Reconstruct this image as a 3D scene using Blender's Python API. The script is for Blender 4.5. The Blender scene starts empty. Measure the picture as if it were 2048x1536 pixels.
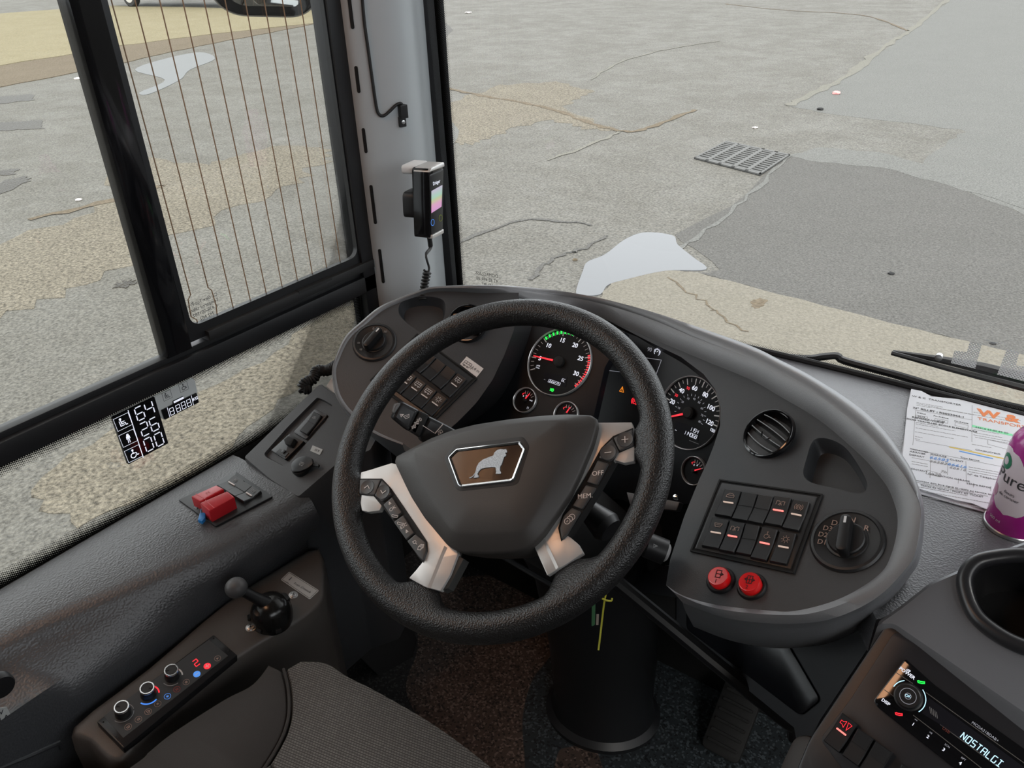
import bpy, bmesh, math, random
from math import sin, cos, pi, radians, atan2, sqrt, floor as fl
from mathutils import Vector as V, Matrix
from mathutils.geometry import delaunay_2d_cdt
random.seed(7)
C = bpy.context.scene.collection
# ---------------------------------------------------------------- camera
F, CX, CY = 1600.0, 1024.0, 768.0
dn = V((1130-CX, 3539-CY, F)).normalized()
fw = V((2400-CX, -208-CY, F)).normalized(); fw = (fw - dn*fw.dot(dn)).normalized()
rt = dn.cross(fw)
MW = Matrix((rt, fw, -dn))                                # camera axes (x right, y down, z forward) -> bus axes
cam = bpy.data.objects.new('camera', bpy.data.cameras.new('camera')); C.objects.link(cam)
cam.data.sensor_width = 36; cam.data.lens = F*36/2048; cam.data.clip_start = .02; cam.data.clip_end = 400
cam.matrix_world = (MW @ Matrix(((1,0,0),(0,-1,0),(0,0,-1)))).to_4x4()
bpy.context.scene.camera = cam
def ray(px, py): return (MW @ V((px-CX, py-CY, F))).normalized()
# ---------------------------------------------------------------- world, sun, exposure
sc = bpy.context.scene
w = bpy.data.worlds.new('overcast sky'); sc.world = w; w.use_nodes = True
nt = w.node_tree; nt.nodes.clear()
wo = nt.nodes.new('ShaderNodeOutputWorld'); bg = nt.nodes.new('ShaderNodeBackground')
tc = nt.nodes.new('ShaderNodeTexCoord'); sp = nt.nodes.new('ShaderNodeSeparateXYZ'); rp = nt.nodes.new('ShaderNodeValToRGB')
nt.links.new(tc.outputs['Generated'], sp.inputs[0]); nt.links.new(sp.outputs['Z'], rp.inputs[0])
rp.color_ramp.elements[0].color = (.80,.86,.92,1); rp.color_ramp.elements[0].position = .0
rp.color_ramp.elements[1].color = (1,1,1,1); rp.color_ramp.elements[1].position = .9
nt.links.new(rp.outputs[0], bg.inputs[0]); bg.inputs[1].default_value = 3.4
nt.links.new(bg.outputs[0], wo.inputs[0])
sl = bpy.data.lights.new('sun', 'SUN'); sl.energy = 2.4; sl.angle = radians(25); sl.color = (1,.95,.88)
so = bpy.data.objects.new('sun', sl); C.objects.link(so); so.rotation_euler = (radians(50), 0, radians(35)); so.location = (0,0,5)
al = bpy.data.lights.new('cab lamp', 'AREA'); al.energy = 3.0; al.size = .30; al.color = (1,.52,.28)
ao = bpy.data.objects.new('cab_lamp', al); C.objects.link(ao); ao.location = (-.98,-.02,.72); ao.rotation_euler = (radians(22),radians(12),0)
sc.view_settings.view_transform = 'Standard'; sc.view_settings.look = 'None'
sc.view_settings.exposure = 0.0; sc.view_settings.gamma = 1
# ---------------------------------------------------------------- frames (flat working planes standing in the bus)
def N(el, az): el = radians(el); az = radians(az); return V((sin(az)*cos(el), -cos(az)*cos(el), sin(el)))
class Fr:
    def __init__(s, o, n, d=None):
        s.o = V(o); s.n = V(n).normalized()
        s.u = V((0,0,1)).cross(s.n)
        if s.u.length < 1e-4: s.u = V((1,0,0))
        s.u.normalize(); s.v = s.n.cross(s.u)
        if d: s.turn(*d)
    def turn(s, a, b):                                    # u follows the direction from pixel a to pixel b
        e = (s.W(*b)-s.W(*a)).normalized(); s.u = e; s.v = s.n.cross(e); return s
    def W(s, px, py, h=0):
        d = ray(px, py); return d*(((s.o+s.n*h).dot(s.n))/d.dot(s.n))
    def L(s, px, py, h=0):
        p = s.W(px, py, h)-s.o; return (p.dot(s.u), p.dot(s.v))
    def Ls(s, pts, h=0): return [s.L(p[0], p[1], h) for p in pts]
    def P(s, u, v, h=0): return s.o+s.u*u+s.v*v+s.n*h
    def at(s, px, py, h=0, n=None): return Fr(s.W(px, py, h), n or s.n) if n else s.sub(s.W(px, py, h))
    def sub(s, o):
        f = Fr(o, s.n); f.u = s.u.copy(); f.v = s.v.copy(); return f
    def rot(s, a):
        f = s.sub(s.o); f.u = s.u*cos(a)+s.v*sin(a); f.v = s.n.cross(f.u); return f
def pt(px, py, D): return ray(px, py)*D
def onz(px, py, z): d = ray(px, py); return d*(z/d.z)
def onx(px, py, x): d = ray(px, py); return d*(x/d.x)
def ony(px, py, y): d = ray(px, py); return d*(y/d.y)
def sc_(pts, s, ox, oy): return [(x/s+ox, y/s+oy) for x, y in pts]
# ---------------------------------------------------------------- materials
MAT = {}
def nd(t, ty, **k):
    n = t.nodes.new('ShaderNode'+ty)
    for a, b in k.items(): setattr(n, a, b)
    return n
def mth(t, op, a, b=None, c=None):
    n = nd(t, 'Math', operation=op)
    for i, x in enumerate((a, b, c)):
        if x is None: continue
        if isinstance(x, (int, float)): n.inputs[i].default_value = x
        else: t.links.new(x, n.inputs[i])
    return n.outputs[0]
def mat(name, col, rough=.5, metal=0, bump=0, scale=200, var=0, vscale=5, emit=0, ecol=None, coat=0, spec=.5, vor=False):
    m = bpy.data.materials.new(name); m.use_nodes = True; t = m.node_tree; b = t.nodes['Principled BSDF']
    b.inputs['Base Color'].default_value = (*col, 1); b.inputs['Roughness'].default_value = rough
    b.inputs['Metallic'].default_value = metal; b.inputs['Specular IOR Level'].default_value = spec
    if coat: b.inputs['Coat Weight'].default_value = coat; b.inputs['Coat Roughness'].default_value = .05
    if emit: b.inputs['Emission Strength'].default_value = emit; b.inputs['Emission Color'].default_value = (*(ecol or col), 1)
    tcn = nd(t, 'TexCoord')
    if bump:
        if vor:
            n = nd(t, 'TexVoronoi', feature='SMOOTH_F1'); n.inputs['Scale'].default_value = scale; o = n.outputs['Distance']
        else:
            n = nd(t, 'TexNoise'); n.inputs['Scale'].default_value = scale; n.inputs['Detail'].default_value = 3; o = n.outputs[0]
        t.links.new(tcn.outputs['Object'], n.inputs['Vector'])
        bp = nd(t, 'Bump'); bp.inputs['Strength'].default_value = bump; bp.inputs['Distance'].default_value = .001
        t.links.new(o, bp.inputs['Height']); t.links.new(bp.outputs[0], b.inputs['Normal'])
    if var:
        n = nd(t, 'TexNoise'); n.inputs['Scale'].default_value = vscale; n.inputs['Detail'].default_value = 6
        t.links.new(tcn.outputs['Object'], n.inputs['Vector'])
        mx = nd(t, 'MapRange'); mx.inputs[1].default_value = .3; mx.inputs[2].default_value = .7
        mx.inputs[3].default_value = 1-var; mx.inputs[4].default_value = 1+var
        t.links.new(n.outputs[0], mx.inputs[0])
        h = nd(t, 'HueSaturation'); h.inputs['Color'].default_value = (*col, 1)
        t.links.new(mx.outputs[0], h.inputs['Value']); t.links.new(h.outputs[0], b.inputs['Base Color'])
    MAT[name] = m; return m
plastic = mat('dash plastic', (.034,.036,.040), .44, spec=.8, bump=.25, scale=900, var=.06, vscale=9)
hoodm = mat('soft hood plastic', (.155,.159,.169), .35, spec=1.0, bump=.3, scale=1100, var=.05)
dashtop = mat('grained dash top', (.145,.148,.162), .44, spec=1.0, bump=.6, scale=420, vor=True)
leather = mat('grained side trim', (.052,.054,.059), .44, spec=.9, bump=.7, scale=330, vor=True)
wheelm = mat('grained wheel leather', (.014,.0135,.0135), .40, bump=.8, scale=620, vor=True)
hubm = mat('satin hub plastic', (.045,.041,.038), .50, bump=.15, scale=1500)
black = mat('black plastic', (.010,.010,.011), .42)
blackm = mat('matt black', (.006,.006,.006), .75)
gloss = mat('gloss black', (.006,.006,.007), .10, coat=.25)
rubber = mat('black rubber', (.012,.012,.012), .6)
swm = mat('switch plastic', (.020,.020,.021), .36, bump=.1, scale=1500)
silver = mat('silver paint', (.62,.60,.58), .34, metal=.40, bump=.05, scale=2000)
chrome = mat('chrome', (.85,.85,.86), .12, metal=1)
steel = mat('screw steel', (.6,.6,.6), .3, metal=1)
glitter = mat('glitter silver', (.55,.55,.56), .35, metal=.8, bump=1, scale=3000, var=.35, vscale=900)
white = mat('white print', (.75,.75,.75), .5)
greyp = mat('grey print', (.30,.30,.30), .5)
pink = mat('indicator pink', (.6,.12,.10), .5, emit=1.2, ecol=(1,.25,.22))
amber = mat('indicator cream', (.6,.45,.38), .5, emit=.35, ecol=(1,.75,.62))
redl = mat('lit red', (.6,.02,.03), .4, emit=.9, ecol=(1,.03,.05))
greenl = mat('lit green', (.02,.6,.08), .4, emit=.9, ecol=(.02,1,.10))
orangel = mat('lit orange', (.6,.2,.02), .4, emit=.9, ecol=(1,.30,.02))
whitel = mat('lit white', (.6,.6,.65), .4, emit=.75, ecol=(.85,.88,1))
dimw = mat('dim lit white', (.3,.3,.33), .4, emit=.22, ecol=(.85,.88,1))
bluel = mat('lit blue', (.05,.2,.6), .4, emit=.6, ecol=(.1,.35,1))
cyanl = mat('lit ice blue', (.4,.6,.7), .4, emit=1.0, ecol=(.55,.85,1))
pillarm = mat('pale pillar paint', (.50,.53,.54), .45, var=.04, vscale=3)
red = mat('red moulded plastic', (.50,.012,.020), .38)
redc = mat('clear red plastic', (.62,.006,.008), .12, coat=.8, emit=.10, ecol=(1,.02,.02))
blue = mat('blue plastic', (.01,.20,.55), .4)
paper = mat('paper', (.80,.82,.86), .7)
purple = mat('magenta can paint', (.42,.02,.27), .25, coat=.6)
canwhite = mat('can label white', (.78,.70,.76), .3)
cangreen = mat('can badge green', (.03,.22,.12), .3)
darkgrey = mat('dark print', (.04,.04,.045), .5)
orange = mat('orange ink', (.85,.22,.04), .6)
greenhi = mat('green highlighter', (.25,.85,.45), .6)
blueink = mat('blue ink', (.10,.35,.80), .6)
yellowink = mat('yellow ink', (.80,.60,.08), .6)
stickw = mat('sticker white', (.75,.68,.64), .4)
stickg = mat('sticker grey', (.45,.46,.45), .4)
yellow = mat('yellow cord', (.55,.50,.04), .6)
greenc = mat('green tag', (.02,.10,.03), .6)
consm = mat('warm grey console', (.075,.066,.060), .42, bump=.2, scale=900, var=.05)
lcdm = mat('lcd dark', (.004,.004,.008), .6, spec=.2)
copper = mat('heater wire', (.30,.18,.10), .5)
carw = mat('white vehicle paint', (.70,.71,.72), .25, coat=.5)
bodym = mat('cream body paint', (.62,.60,.55), .5)
def glass_mat(name, refl=1.0, tint=(.955,.96,.945)):
    m = bpy.data.materials.new(name); m.use_nodes = True; t = m.node_tree; t.nodes.clear()
    o = nd(t, 'OutputMaterial'); mx = nd(t, 'MixShader'); tr = nd(t, 'BsdfTransparent'); g = nd(t, 'BsdfGlossy')
    fr = nd(t, 'Fresnel'); fr.inputs[0].default_value = 1.45
    tr.inputs[0].default_value = (*tint, 1); g.inputs['Roughness'].default_value = .02
    t.links.new(mth(t, 'MULTIPLY', fr.outputs[0], refl), mx.inputs[0]); t.links.new(tr.outputs[0], mx.inputs[1]); t.links.new(g.outputs[0], mx.inputs[2])
    t.links.new(mx.outputs[0], o.inputs[0]); MAT[name] = m; return m
glass = glass_mat('window glass', .8); lens = glass_mat('gauge lens', .9, (1,1,1))
def frit_mat(name, rows, grey=(.004,.004,.004), r0=.62, r1=.18):
    m = bpy.data.materials.new(name); m.use_nodes = True; t = m.node_tree; t.nodes.clear()
    o = nd(t, 'OutputMaterial'); mx = nd(t, 'MixShader'); tr = nd(t, 'BsdfTransparent'); d = nd(t, 'BsdfDiffuse')
    d.inputs[0].default_value = (*grey, 1)
    uv = nd(t, 'UVMap'); s = nd(t, 'SeparateXYZ'); t.links.new(uv.outputs[0], s.inputs[0])
    def lat(off):
        a = mth(t, 'SUBTRACT', mth(t, 'FRACT', mth(t, 'ADD', s.outputs[0], off)), .5)
        b = mth(t, 'SUBTRACT', mth(t, 'FRACT', mth(t, 'ADD', s.outputs[1], off)), .5)
        return mth(t, 'SQRT', mth(t, 'ADD', mth(t, 'MULTIPLY', a, a), mth(t, 'MULTIPLY', b, b)))
    dist = mth(t, 'MINIMUM', lat(0), lat(.5))
    rad = mth(t, 'ADD', r0, mth(t, 'MULTIPLY', mth(t, 'DIVIDE', s.outputs[1], rows), r1-r0))
    t.links.new(mth(t, 'LESS_THAN', dist, rad), mx.inputs[0])
    t.links.new(tr.outputs[0], mx.inputs[1]); t.links.new(d.outputs[0], mx.inputs[2]); t.links.new(mx.outputs[0], o.inputs[0])
    MAT[name] = m; return m
frit = frit_mat('dotted frit', 7, r0=.52, r1=.14)
mesh_dots = frit_mat('dotted film', 20, (.62,.66,.66), .36, .36)
# ---------------------------------------------------------------- objects
def link(name, bm, m, parent=None, origin=None, smooth=True, angle=35):
    me = bpy.data.meshes.new(name)
    if parent is not None:
        p = parent; org = V((0,0,0))
        while p: org += p.location; p = p.parent
        off = org
    else:
        if origin is None:
            n = max(1, len(bm.verts)); c = sum((v.co for v in bm.verts), V((0,0,0)))/n
            origin = V((c.x, c.y, min((v.co.z for v in bm.verts), default=0)))
        off = V(origin)
    for v in bm.verts: v.co -= off
    bmesh.ops.recalc_face_normals(bm, faces=bm.faces)
    big = [f for f in bm.faces if len(f.verts) > 4]
    if big: bmesh.ops.triangulate(bm, faces=big, quad_method='BEAUTY', ngon_method='EAR_CLIP')
    bm.to_mesh(me); bm.free()
    if smooth:
        for p in me.polygons: p.use_smooth = True
        me.set_sharp_from_angle(angle=radians(angle))
    for x in (m if isinstance(m, (list, tuple)) else [m]): me.materials.append(x)
    o = bpy.data.objects.new(name, me); C.objects.link(o)
    if parent is not None: o.parent = parent
    else: o.location = off
    return o
def BM(): return bmesh.new()
def thing(name, label, cat, loc, group=None):
    o = bpy.data.objects.new(name, None); C.objects.link(o); o.location = V(loc); o.empty_display_size = .05
    o['label'] = label; o['category'] = cat
    if group: o['group'] = group
    return o
def tag(o, label, cat, group=None):
    o['label'] = label; o['category'] = cat
    if group: o['group'] = group
    return o
def struct(o): o['kind'] = 'structure'; return o
# ---------------------------------------------------------------- mesh helpers
def addring(bm, pts): return [bm.verts.new(p) for p in pts]
def bridge(bm, a, b, closed=True, mi=0):
    n = len(a)
    for i in range(n if closed else n-1):
        j = (i+1) % n
        try: f = bm.faces.new((a[i], a[j], b[j], b[i])); f.material_index = mi
        except ValueError: pass
def cap(bm, r, mi=0):                                       # robust fill of a (possibly concave) loop
    if len(r) > 6:
        P = [v.co for v in r]; c = sum(P, V((0,0,0)))/len(P); nn_ = V((0,0,0))
        for a, b in zip(P, P[1:]+P[:1]): nn_ += (a-c).cross(b-c)
        if nn_.length > 1e-12:
            nn_.normalize(); e1 = nn_.orthogonal().normalized(); e2 = nn_.cross(e1)
            q = [V(((p-c).dot(e1), (p-c).dot(e2))) for p in P]
            vo, eo, fo, ov, oe, of = delaunay_2d_cdt(q, [], [list(range(len(q)))], 1, 1e-6)
            vs = [r[m[0]] if m else bm.verts.new(c+e1*p.x+e2*p.y) for p, m in zip(vo, ov)]
            for t_ in fo:
                try: f = bm.faces.new([vs[k] for k in t_]); f.material_index = mi
                except ValueError: pass
            return
    f = bm.faces.new(r); f.material_index = mi; return f
def area(p): return sum(p[i][0]*p[(i+1) % len(p)][1]-p[(i+1) % len(p)][0]*p[i][1] for i in range(len(p)))/2
def inset(p, d):
    n = len(p); s = 1 if area(p) > 0 else -1; out = []
    for i in range(n):
        a, b, c = V(p[i-1]), V(p[i]), V(p[(i+1) % n])
        e1 = (b-a); e2 = (c-b)
        if e1.length < 1e-9 or e2.length < 1e-9: out.append(tuple(b)); continue
        e1.normalize(); e2.normalize()
        n1 = V((-e1.y, e1.x))*s; n2 = V((-e2.y, e2.x))*s; m = n1+n2
        if m.length < 1e-6: m = n1
        m.normalize(); k = d/max(.5, m.dot(n1)); out.append((b.x+m.x*k, b.y+m.y*k))
    return out
def cat(pts, k=6, closed=True):                            # Catmull-Rom
    n = len(pts); out = []; P = [V(p) for p in pts]
    for i in range(n if closed else n-1):
        p0 = P[i-1] if closed or i else P[0]; p1 = P[i]; p2 = P[(i+1) % n]
        p3 = P[(i+2) % n] if closed else P[min(i+2, n-1)]
        for j in range(k):
            t = j/k
            q = .5*((2*p1)+(p2-p0)*t+(2*p0-5*p1+4*p2-p3)*t*t+(3*p1-p0-3*p2+p3)*t**3)
            out.append(tuple(q))
    if not closed: out.append(tuple(P[-1]))
    return out
def rrect(w_, h_, r, cu=0, cv=0, rot=0, k=5):
    out = []; r = min(r, w_/2*.999, h_/2*.999)
    for (sx, sy, a0) in ((1,-1,-90),(1,1,0),(-1,1,90),(-1,-1,180)):
        for i in range(k+1):
            a = radians(a0+90*i/k); x = sx*(w_/2-r)+r*cos(a); y = sy*(h_/2-r)+r*sin(a)
            out.append((cu+x*cos(rot)-y*sin(rot), cv+x*sin(rot)+y*cos(rot)))
    return out
def rnd(pts, r, k=4):                                      # round the corners of a polygon
    n = len(pts); out = []
    for i in range(n):
        a, b, c = V(pts[i-1]), V(pts[i]), V(pts[(i+1) % n])
        ra = min(r, (a-b).length*.45); rc = min(r, (c-b).length*.45)
        p = b+(a-b).normalized()*ra; q = b+(c-b).normalized()*rc
        for j in range(k+1):
            t = j/k; out.append(tuple(p*(1-t)**2+b*2*t*(1-t)+q*t*t))
    return out
def prism(bm, f, pts, h0, h1, b=0, mi=0, bottom=True):
    pts = list(pts)
    if area(pts) < 0: pts.reverse()
    rs = [(0, h0)]
    if b: rs += [(0, h1-b), (b*.3, h1-b*.3), (b, h1)]
    else: rs += [(0, h1)]
    prev = None; first = None
    for d, h in rs:
        r = addring(bm, [f.P(u, v, h) for u, v in (inset(pts, d) if d else pts)])
        if prev: bridge(bm, prev, r, mi=mi)
        else: first = r
        prev = r
    cap(bm, prev, mi)
    if bottom: cap(bm, first[::-1], mi)
def pprism(bm, f, px, h0, h1, b=0, r=0, smooth=0, mi=0, hp=None):
    p = f.Ls(px, h1 if hp is None else hp)
    if r: p = rnd(p, r)
    if smooth: p = cat(p, smooth)
    prism(bm, f, p, h0, h1, b, mi)
def disc(bm, f, u, v, r, h, n=40, mi=0): cap(bm, addring(bm, [f.P(u+r*cos(2*pi*i/n), v+r*sin(2*pi*i/n), h) for i in range(n)]), mi)
def lathe(bm, f, prof, u=0, v=0, n=56, mi=0, capend=True):
    prev = None
    for r, h in prof:
        ring = addring(bm, [f.P(u+r*cos(2*pi*i/n), v+r*sin(2*pi*i/n), h) for i in range(n)])
        if prev: bridge(bm, prev, ring, mi=mi)
        elif capend: cap(bm, ring[::-1], mi)
        prev = ring
    if capend: cap(bm, prev, mi)
def holed(bm, f, outer, holes, h=0, mi=0):                 # flat face with openings
    loops = [outer]+holes; es = []; rings = []
    for lp in loops:
        r = addring(bm, [f.P(u, v, h) for u, v in lp]); rings.append(r)
        for i in range(len(r)): es.append(bm.edges.new((r[i], r[(i+1) % len(r)])))
    g = bmesh.ops.triangle_fill(bm, use_beauty=True, use_dissolve=False, edges=es, normal=f.n)
    for x in g['geom']:
        if isinstance(x, bmesh.types.BMFace): x.material_index = mi
    return rings
def tube(bm, pts, r, n=10, closed=False, ends=True, mi=0):
    P = [V(p) for p in pts]; m = len(P); prev = None; first = None; nrm = None
    rr = r if isinstance(r, (list, tuple)) else [r]*m
    for i in range(m):
        a = P[i-1] if (i or closed) else P[0]; c = P[(i+1) % m] if (i < m-1 or closed) else P[-1]
        t = (c-a).normalized()
        if nrm is None: nrm = t.orthogonal().normalized()
        nrm = (nrm-t*nrm.dot(t)).normalized(); b = t.cross(nrm)
        ring = addring(bm, [P[i]+(nrm*cos(2*pi*k/n)+b*sin(2*pi*k/n))*rr[i] for k in range(n)])
        if prev: bridge(bm, prev, ring, mi=mi)
        else: first = ring
        prev = ring
    if closed: bridge(bm, prev, first, mi=mi)
    elif ends: cap(bm, first[::-1], mi); cap(bm, prev, mi)
def box(bm, c, s, mi=0):
    c = V(c); f = Fr(c, (0,0,1)); f.u = V((1,0,0)); f.v = V((0,1,0))
    prism(bm, f, [(-s[0]/2,-s[1]/2),(s[0]/2,-s[1]/2),(s[0]/2,s[1]/2),(-s[0]/2,s[1]/2)], -s[2]/2, s[2]/2, 0, mi)
def stroke(bm, f, pts, wd, h, closed=False, t=.0003, mi=0):
    n = len(pts)
    for i in range(n if closed else n-1):
        a = V(pts[i]); b = V(pts[(i+1) % n]); d = b-a
        if d.length < 1e-9: continue
        d.normalize(); q = V((-d.y, d.x))*wd/2; e = d*wd*.35
        prism(bm, f, [tuple(a-q-e), tuple(b-q+e), tuple(b+q+e), tuple(a+q-e)], h, h+t, 0, mi)
def arc(cx, cy, r, a0, a1, n=14, ry=None): return [(cx+r*cos(radians(a0+(a1-a0)*i/n)), cy+(ry or r)*sin(radians(a0+(a1-a0)*i/n))) for i in range(n+1)]
ICON = {
 'car': [[(-1,-.5),(-1,.1),(-.4,.7),(.4,.7),(1,.1),(1,-.5),(-1,-.5)],[(-.8,.1),(.8,.1)]],
 'bus': [[(-1,-.5),(-1,.7),(1,.7),(1,-.5),(-1,-.5)],[(-1,.1),(1,.1)],[(-.3,.1),(-.3,.7)],[(.4,.1),(.4,.7)],arc(-.5,-.6,.2,0,360,8),arc(.5,-.6,.2,0,360,8)],
 'lamp': [arc(0,-.1,.5,-60,240,12),[(-.25,-.55),(.25,-.55)]]+[[(.7*cos(a),.7*sin(a)-.1),(1*cos(a),1*sin(a)-.1)] for a in [k*pi/4 for k in range(8)]],
 'rays': [[(-1,-.5),(-1,.5),(-.4,.5)],[(1,-.5),(1,.5),(.4,.5)],[(-.4,-.6),(-.1,0)],[(.4,-.6),(.1,0)],[(0,-.7),(0,0)],[(-.5,.6),(-.2,.3),(.2,.3),(.5,.6)]],
 'hold': [arc(0,0,.62,0,360,16),arc(0,0,1,130,230,8),arc(0,0,1,-50,50,8),[(-.25,-.35),(-.25,.35)],[(.25,-.35),(.25,.35)],[(-.25,0),(.25,0)]],
 'wash': [[(-1,.5),(-.6,-.5),(.6,-.5),(1,.5),(-1,.5)],[(-.5,0),(.5,.1)]],
 'wheelchair': [arc(-.1,-.35,.55,60,360,12),[(-.1,.7),(-.05,.1),(.5,.05),(.75,-.6),(1,-.5)],arc(-.1,.85,.14,0,360,8)],
 'seated': [[(-.4,.5),(-.3,-.3),(.4,-.3),(.5,-.8),(.8,-.8)],arc(-.4,.8,.16,0,360,8),[(-.35,.1),(.3,.1)],[(-.7,.4),(-.6,-.7),(.2,-.7)]],
 'person': [arc(0,.75,.18,0,360,8),[(0,.5),(0,-.1)],[(-.35,-.1),(-.3,.45),(.3,.45),(.35,-.1)],[(-.18,-1),(-.12,.4)],[(.18,-1),(.12,.4)]],
 'phone': [[(-.7,.6),(-.9,.2),(-.3,-.5),(.3,-.9),(.6,-.6),(.3,-.4),(-.3,.2),(-.45,.5),(-.7,.6)]],
 'up': [[(-.6,-.3),(0,.3),(.6,-.3)]], 'down': [[(-.6,.3),(0,-.3),(.6,.3)]],
 'plus': [[(-.6,0),(.6,0)],[(0,-.6),(0,.6)]], 'minus': [[(-.6,0),(.6,0)]],
 'fan': [arc(.35*cos(a),.35*sin(a),.33,0,360,8) for a in (0.8,2.37,3.94,5.5)],
 'snow': [[(-.7,0),(.7,0)],[(-.35,-.6),(.35,.6)],[(-.35,.6),(.35,-.6)]],
 'heat': [[(-.5,-.6),(-.35,-.2),(-.6,.1),(-.45,.6)],[(0,-.6),(.15,-.2),(-.1,.1),(.05,.6)],[(.5,-.6),(.65,-.2),(.4,.1),(.55,.6)]],
 'screen': [[(-.8,.4),(-.6,-.5),(.6,-.5),(.8,.4),(-.8,.4)],[(-.3,-.7),(-.2,0)],[(0,-.7),(.1,0)],[(.3,-.7),(.4,0)]],
 'headlamp': [arc(.1,0,.6,-90,90,10)+[(.1,-.6)],[(-.9,.45),(-.2,.35)],[(-.9,0),(-.2,0)],[(-.9,-.45),(-.2,-.35)]],
 'fog': [arc(-.1,0,.5,90,270,10)+[(-.1,.5)],[(.2,.4),(.8,.4)],[(.2,0),(.8,0)],[(.2,-.4),(.8,-.4)],[(.5,.6),(.4,-.6)]],
 'fuel': [[(-.6,-.8),(-.6,.8),(.2,.8),(.2,-.8),(-.6,-.8)],[(-.4,.2),(0,.2),(0,.6),(-.4,.6),(-.4,.2)],[(.2,.1),(.6,.1),(.6,-.5),(.8,-.5),(.8,.5),(.5,.8)]],
 'gauge': [arc(0,-.1,.75,-20,200,14),arc(0,-.1,1.05,150,230,6),arc(0,-.1,1.05,-50,30,6),[(-.1,-.2),(.3,.3)],[(-.6,.9),(-.2,.4)]],
 'warn': [[(-.8,-.7),(.8,-.7),(0,.8),(-.8,-.7)],[(0,-.15),(0,.35)],[(0,-.45),(0,-.35)]],
 'park': [arc(0,0,.62,0,360,14),arc(0,0,.95,130,230,8),arc(0,0,.95,-50,50,8),[(-.15,-.35),(-.15,.35),(.2,.35),(.2,0),(-.15,0)]],
 'speaker': [[(-.9,-.25),(-.9,.25),(-.5,.25),(-.1,.6),(-.1,-.6),(-.5,-.25),(-.9,-.25)],[(.2,.6),(.9,.5),(.5,-.7),(.2,.6)]],
 'cup': [arc(0,0,.5,0,360,10),[(-.8,0),(-.4,0)],[(.5,-.3),(.9,-.6)]],
 'tri': [[(-.5,-.5),(.6,0),(-.5,.5),(-.5,-.5)],[(-.3,-.2),(.3,0),(-.3,.2)]],
 'wiper': [arc(0,-.6,1.1,40,140,10),[(0,-.6),(-.5,.3)],arc(0,-.6,.5,40,140,6)],
 'doorL': [[(-.5,-.8),(-.5,.8),(.5,.8),(.5,-.8),(-.5,-.8)],[(-.5,0),(.9,0)],[(.5,.35),(1,0),(.5,-.35)]],
 'doorLR': [[(-.5,-.8),(-.5,.8),(.5,.8),(.5,-.8),(-.5,-.8)],[(0,-.8),(0,.8)],[(-1,0),(1,0)],[(.6,.3),(1,0),(.6,-.3)],[(-.6,.3),(-1,0),(-.6,-.3)]],
 'pages': [[(-.6,-.6),(.3,-.6),(.3,.3),(-.6,.3),(-.6,-.6)],[(-.3,.3),(-.3,.6),(.6,.6),(.6,-.3),(.3,-.3)],[(0,.6),(0,.9),(.9,.9),(.9,0),(.6,0)]],
 'rings': [arc(-.4,-.3,.5,0,360,12),arc(0,0,.5,-60,150,10),arc(.4,.3,.5,-60,150,10),[(-.5,-.4),(-.3,-.2)]],
 'mirror': [[(-.8,-.4),(-.5,.5),(.6,.7),(.8,-.1),(-.8,-.4)],[(-.3,0),(.2,.2)],[(0,-.2),(.2,.2),(-.1,.3)]],
 'busdoor': [[(-.9,-.5),(-.9,.7),(.9,.7),(.9,-.5),(-.9,-.5)],[(-.9,.1),(.9,.1)],[(0,.7),(0,-.5)],[(-.4,-.5),(-.4,-.9)],[(.4,-.5),(.4,-.9)]],
}
def icon(bm, f, name, u, v, s, h, wd=.0006, rot=0, sx=1, mi=0):
    c, q = cos(rot), sin(rot)
    for ln in ICON[name]:
        stroke(bm, f, [(u+(x*sx*c-y*q)*s, v+(x*sx*q+y*c)*s) for x, y in ln], wd, h, mi=mi)
SEG = {'0':'abcdef','1':'bc','2':'abged','3':'abgcd','4':'fgbc','5':'afgcd','6':'afgedc','7':'abc','8':'abcdefg','9':'abcdfg','G':'afedc','L':'fed','A':'abcefg','E':'afged','C':'afed','T':'jkm','N':'febcn','O':'abcdef','S':'afgcd','I':'jkmd','-':'g',' ':'','Z':'abged'}
def seg(bm, f, s, u, v, cw, ch, wd, h, gap=.35, rot=0, slant=.1, mi=0, g=0.04):
    P = {'a':((0,1),(1,1)),'b':((1,1),(1,.5)),'c':((1,.5),(1,0)),'d':((0,0),(1,0)),'e':((0,.5),(0,0)),'f':((0,1),(0,.5)),'g':((0,.5),(1,.5)),'j':((0,1),(1,1)),'k':((.5,1),(.5,.5)),'m':((.5,.5),(.5,0)),'n':((0,1),(1,0))}
    x0 = 0; c, q = cos(rot), sin(rot)
    for ch_ in s:
        if ch_ == '.':
            x = x0-cw*gap*.5; stroke(bm, f, [(u+x*c, v+x*q), (u+(x+wd*.2)*c, v+(x+wd*.2)*q)], wd, h, mi=mi); continue
        for k in SEG.get(ch_, ''):
            (a, b), (d, e) = P[k]; L_ = []
            A = V((a, b)); B = V((d, e)); A, B = A+(B-A)*(g+.06), B-(B-A)*(g+.06)
            for p in (A, B):
                x = x0+p.x*cw+p.y*ch*slant; y = p.y*ch
                L_.append((u+x*c-y*q, v+x*q+y*c))
            stroke(bm, f, L_, wd, h, mi=mi)
        x0 += cw*(1+gap)
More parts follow.
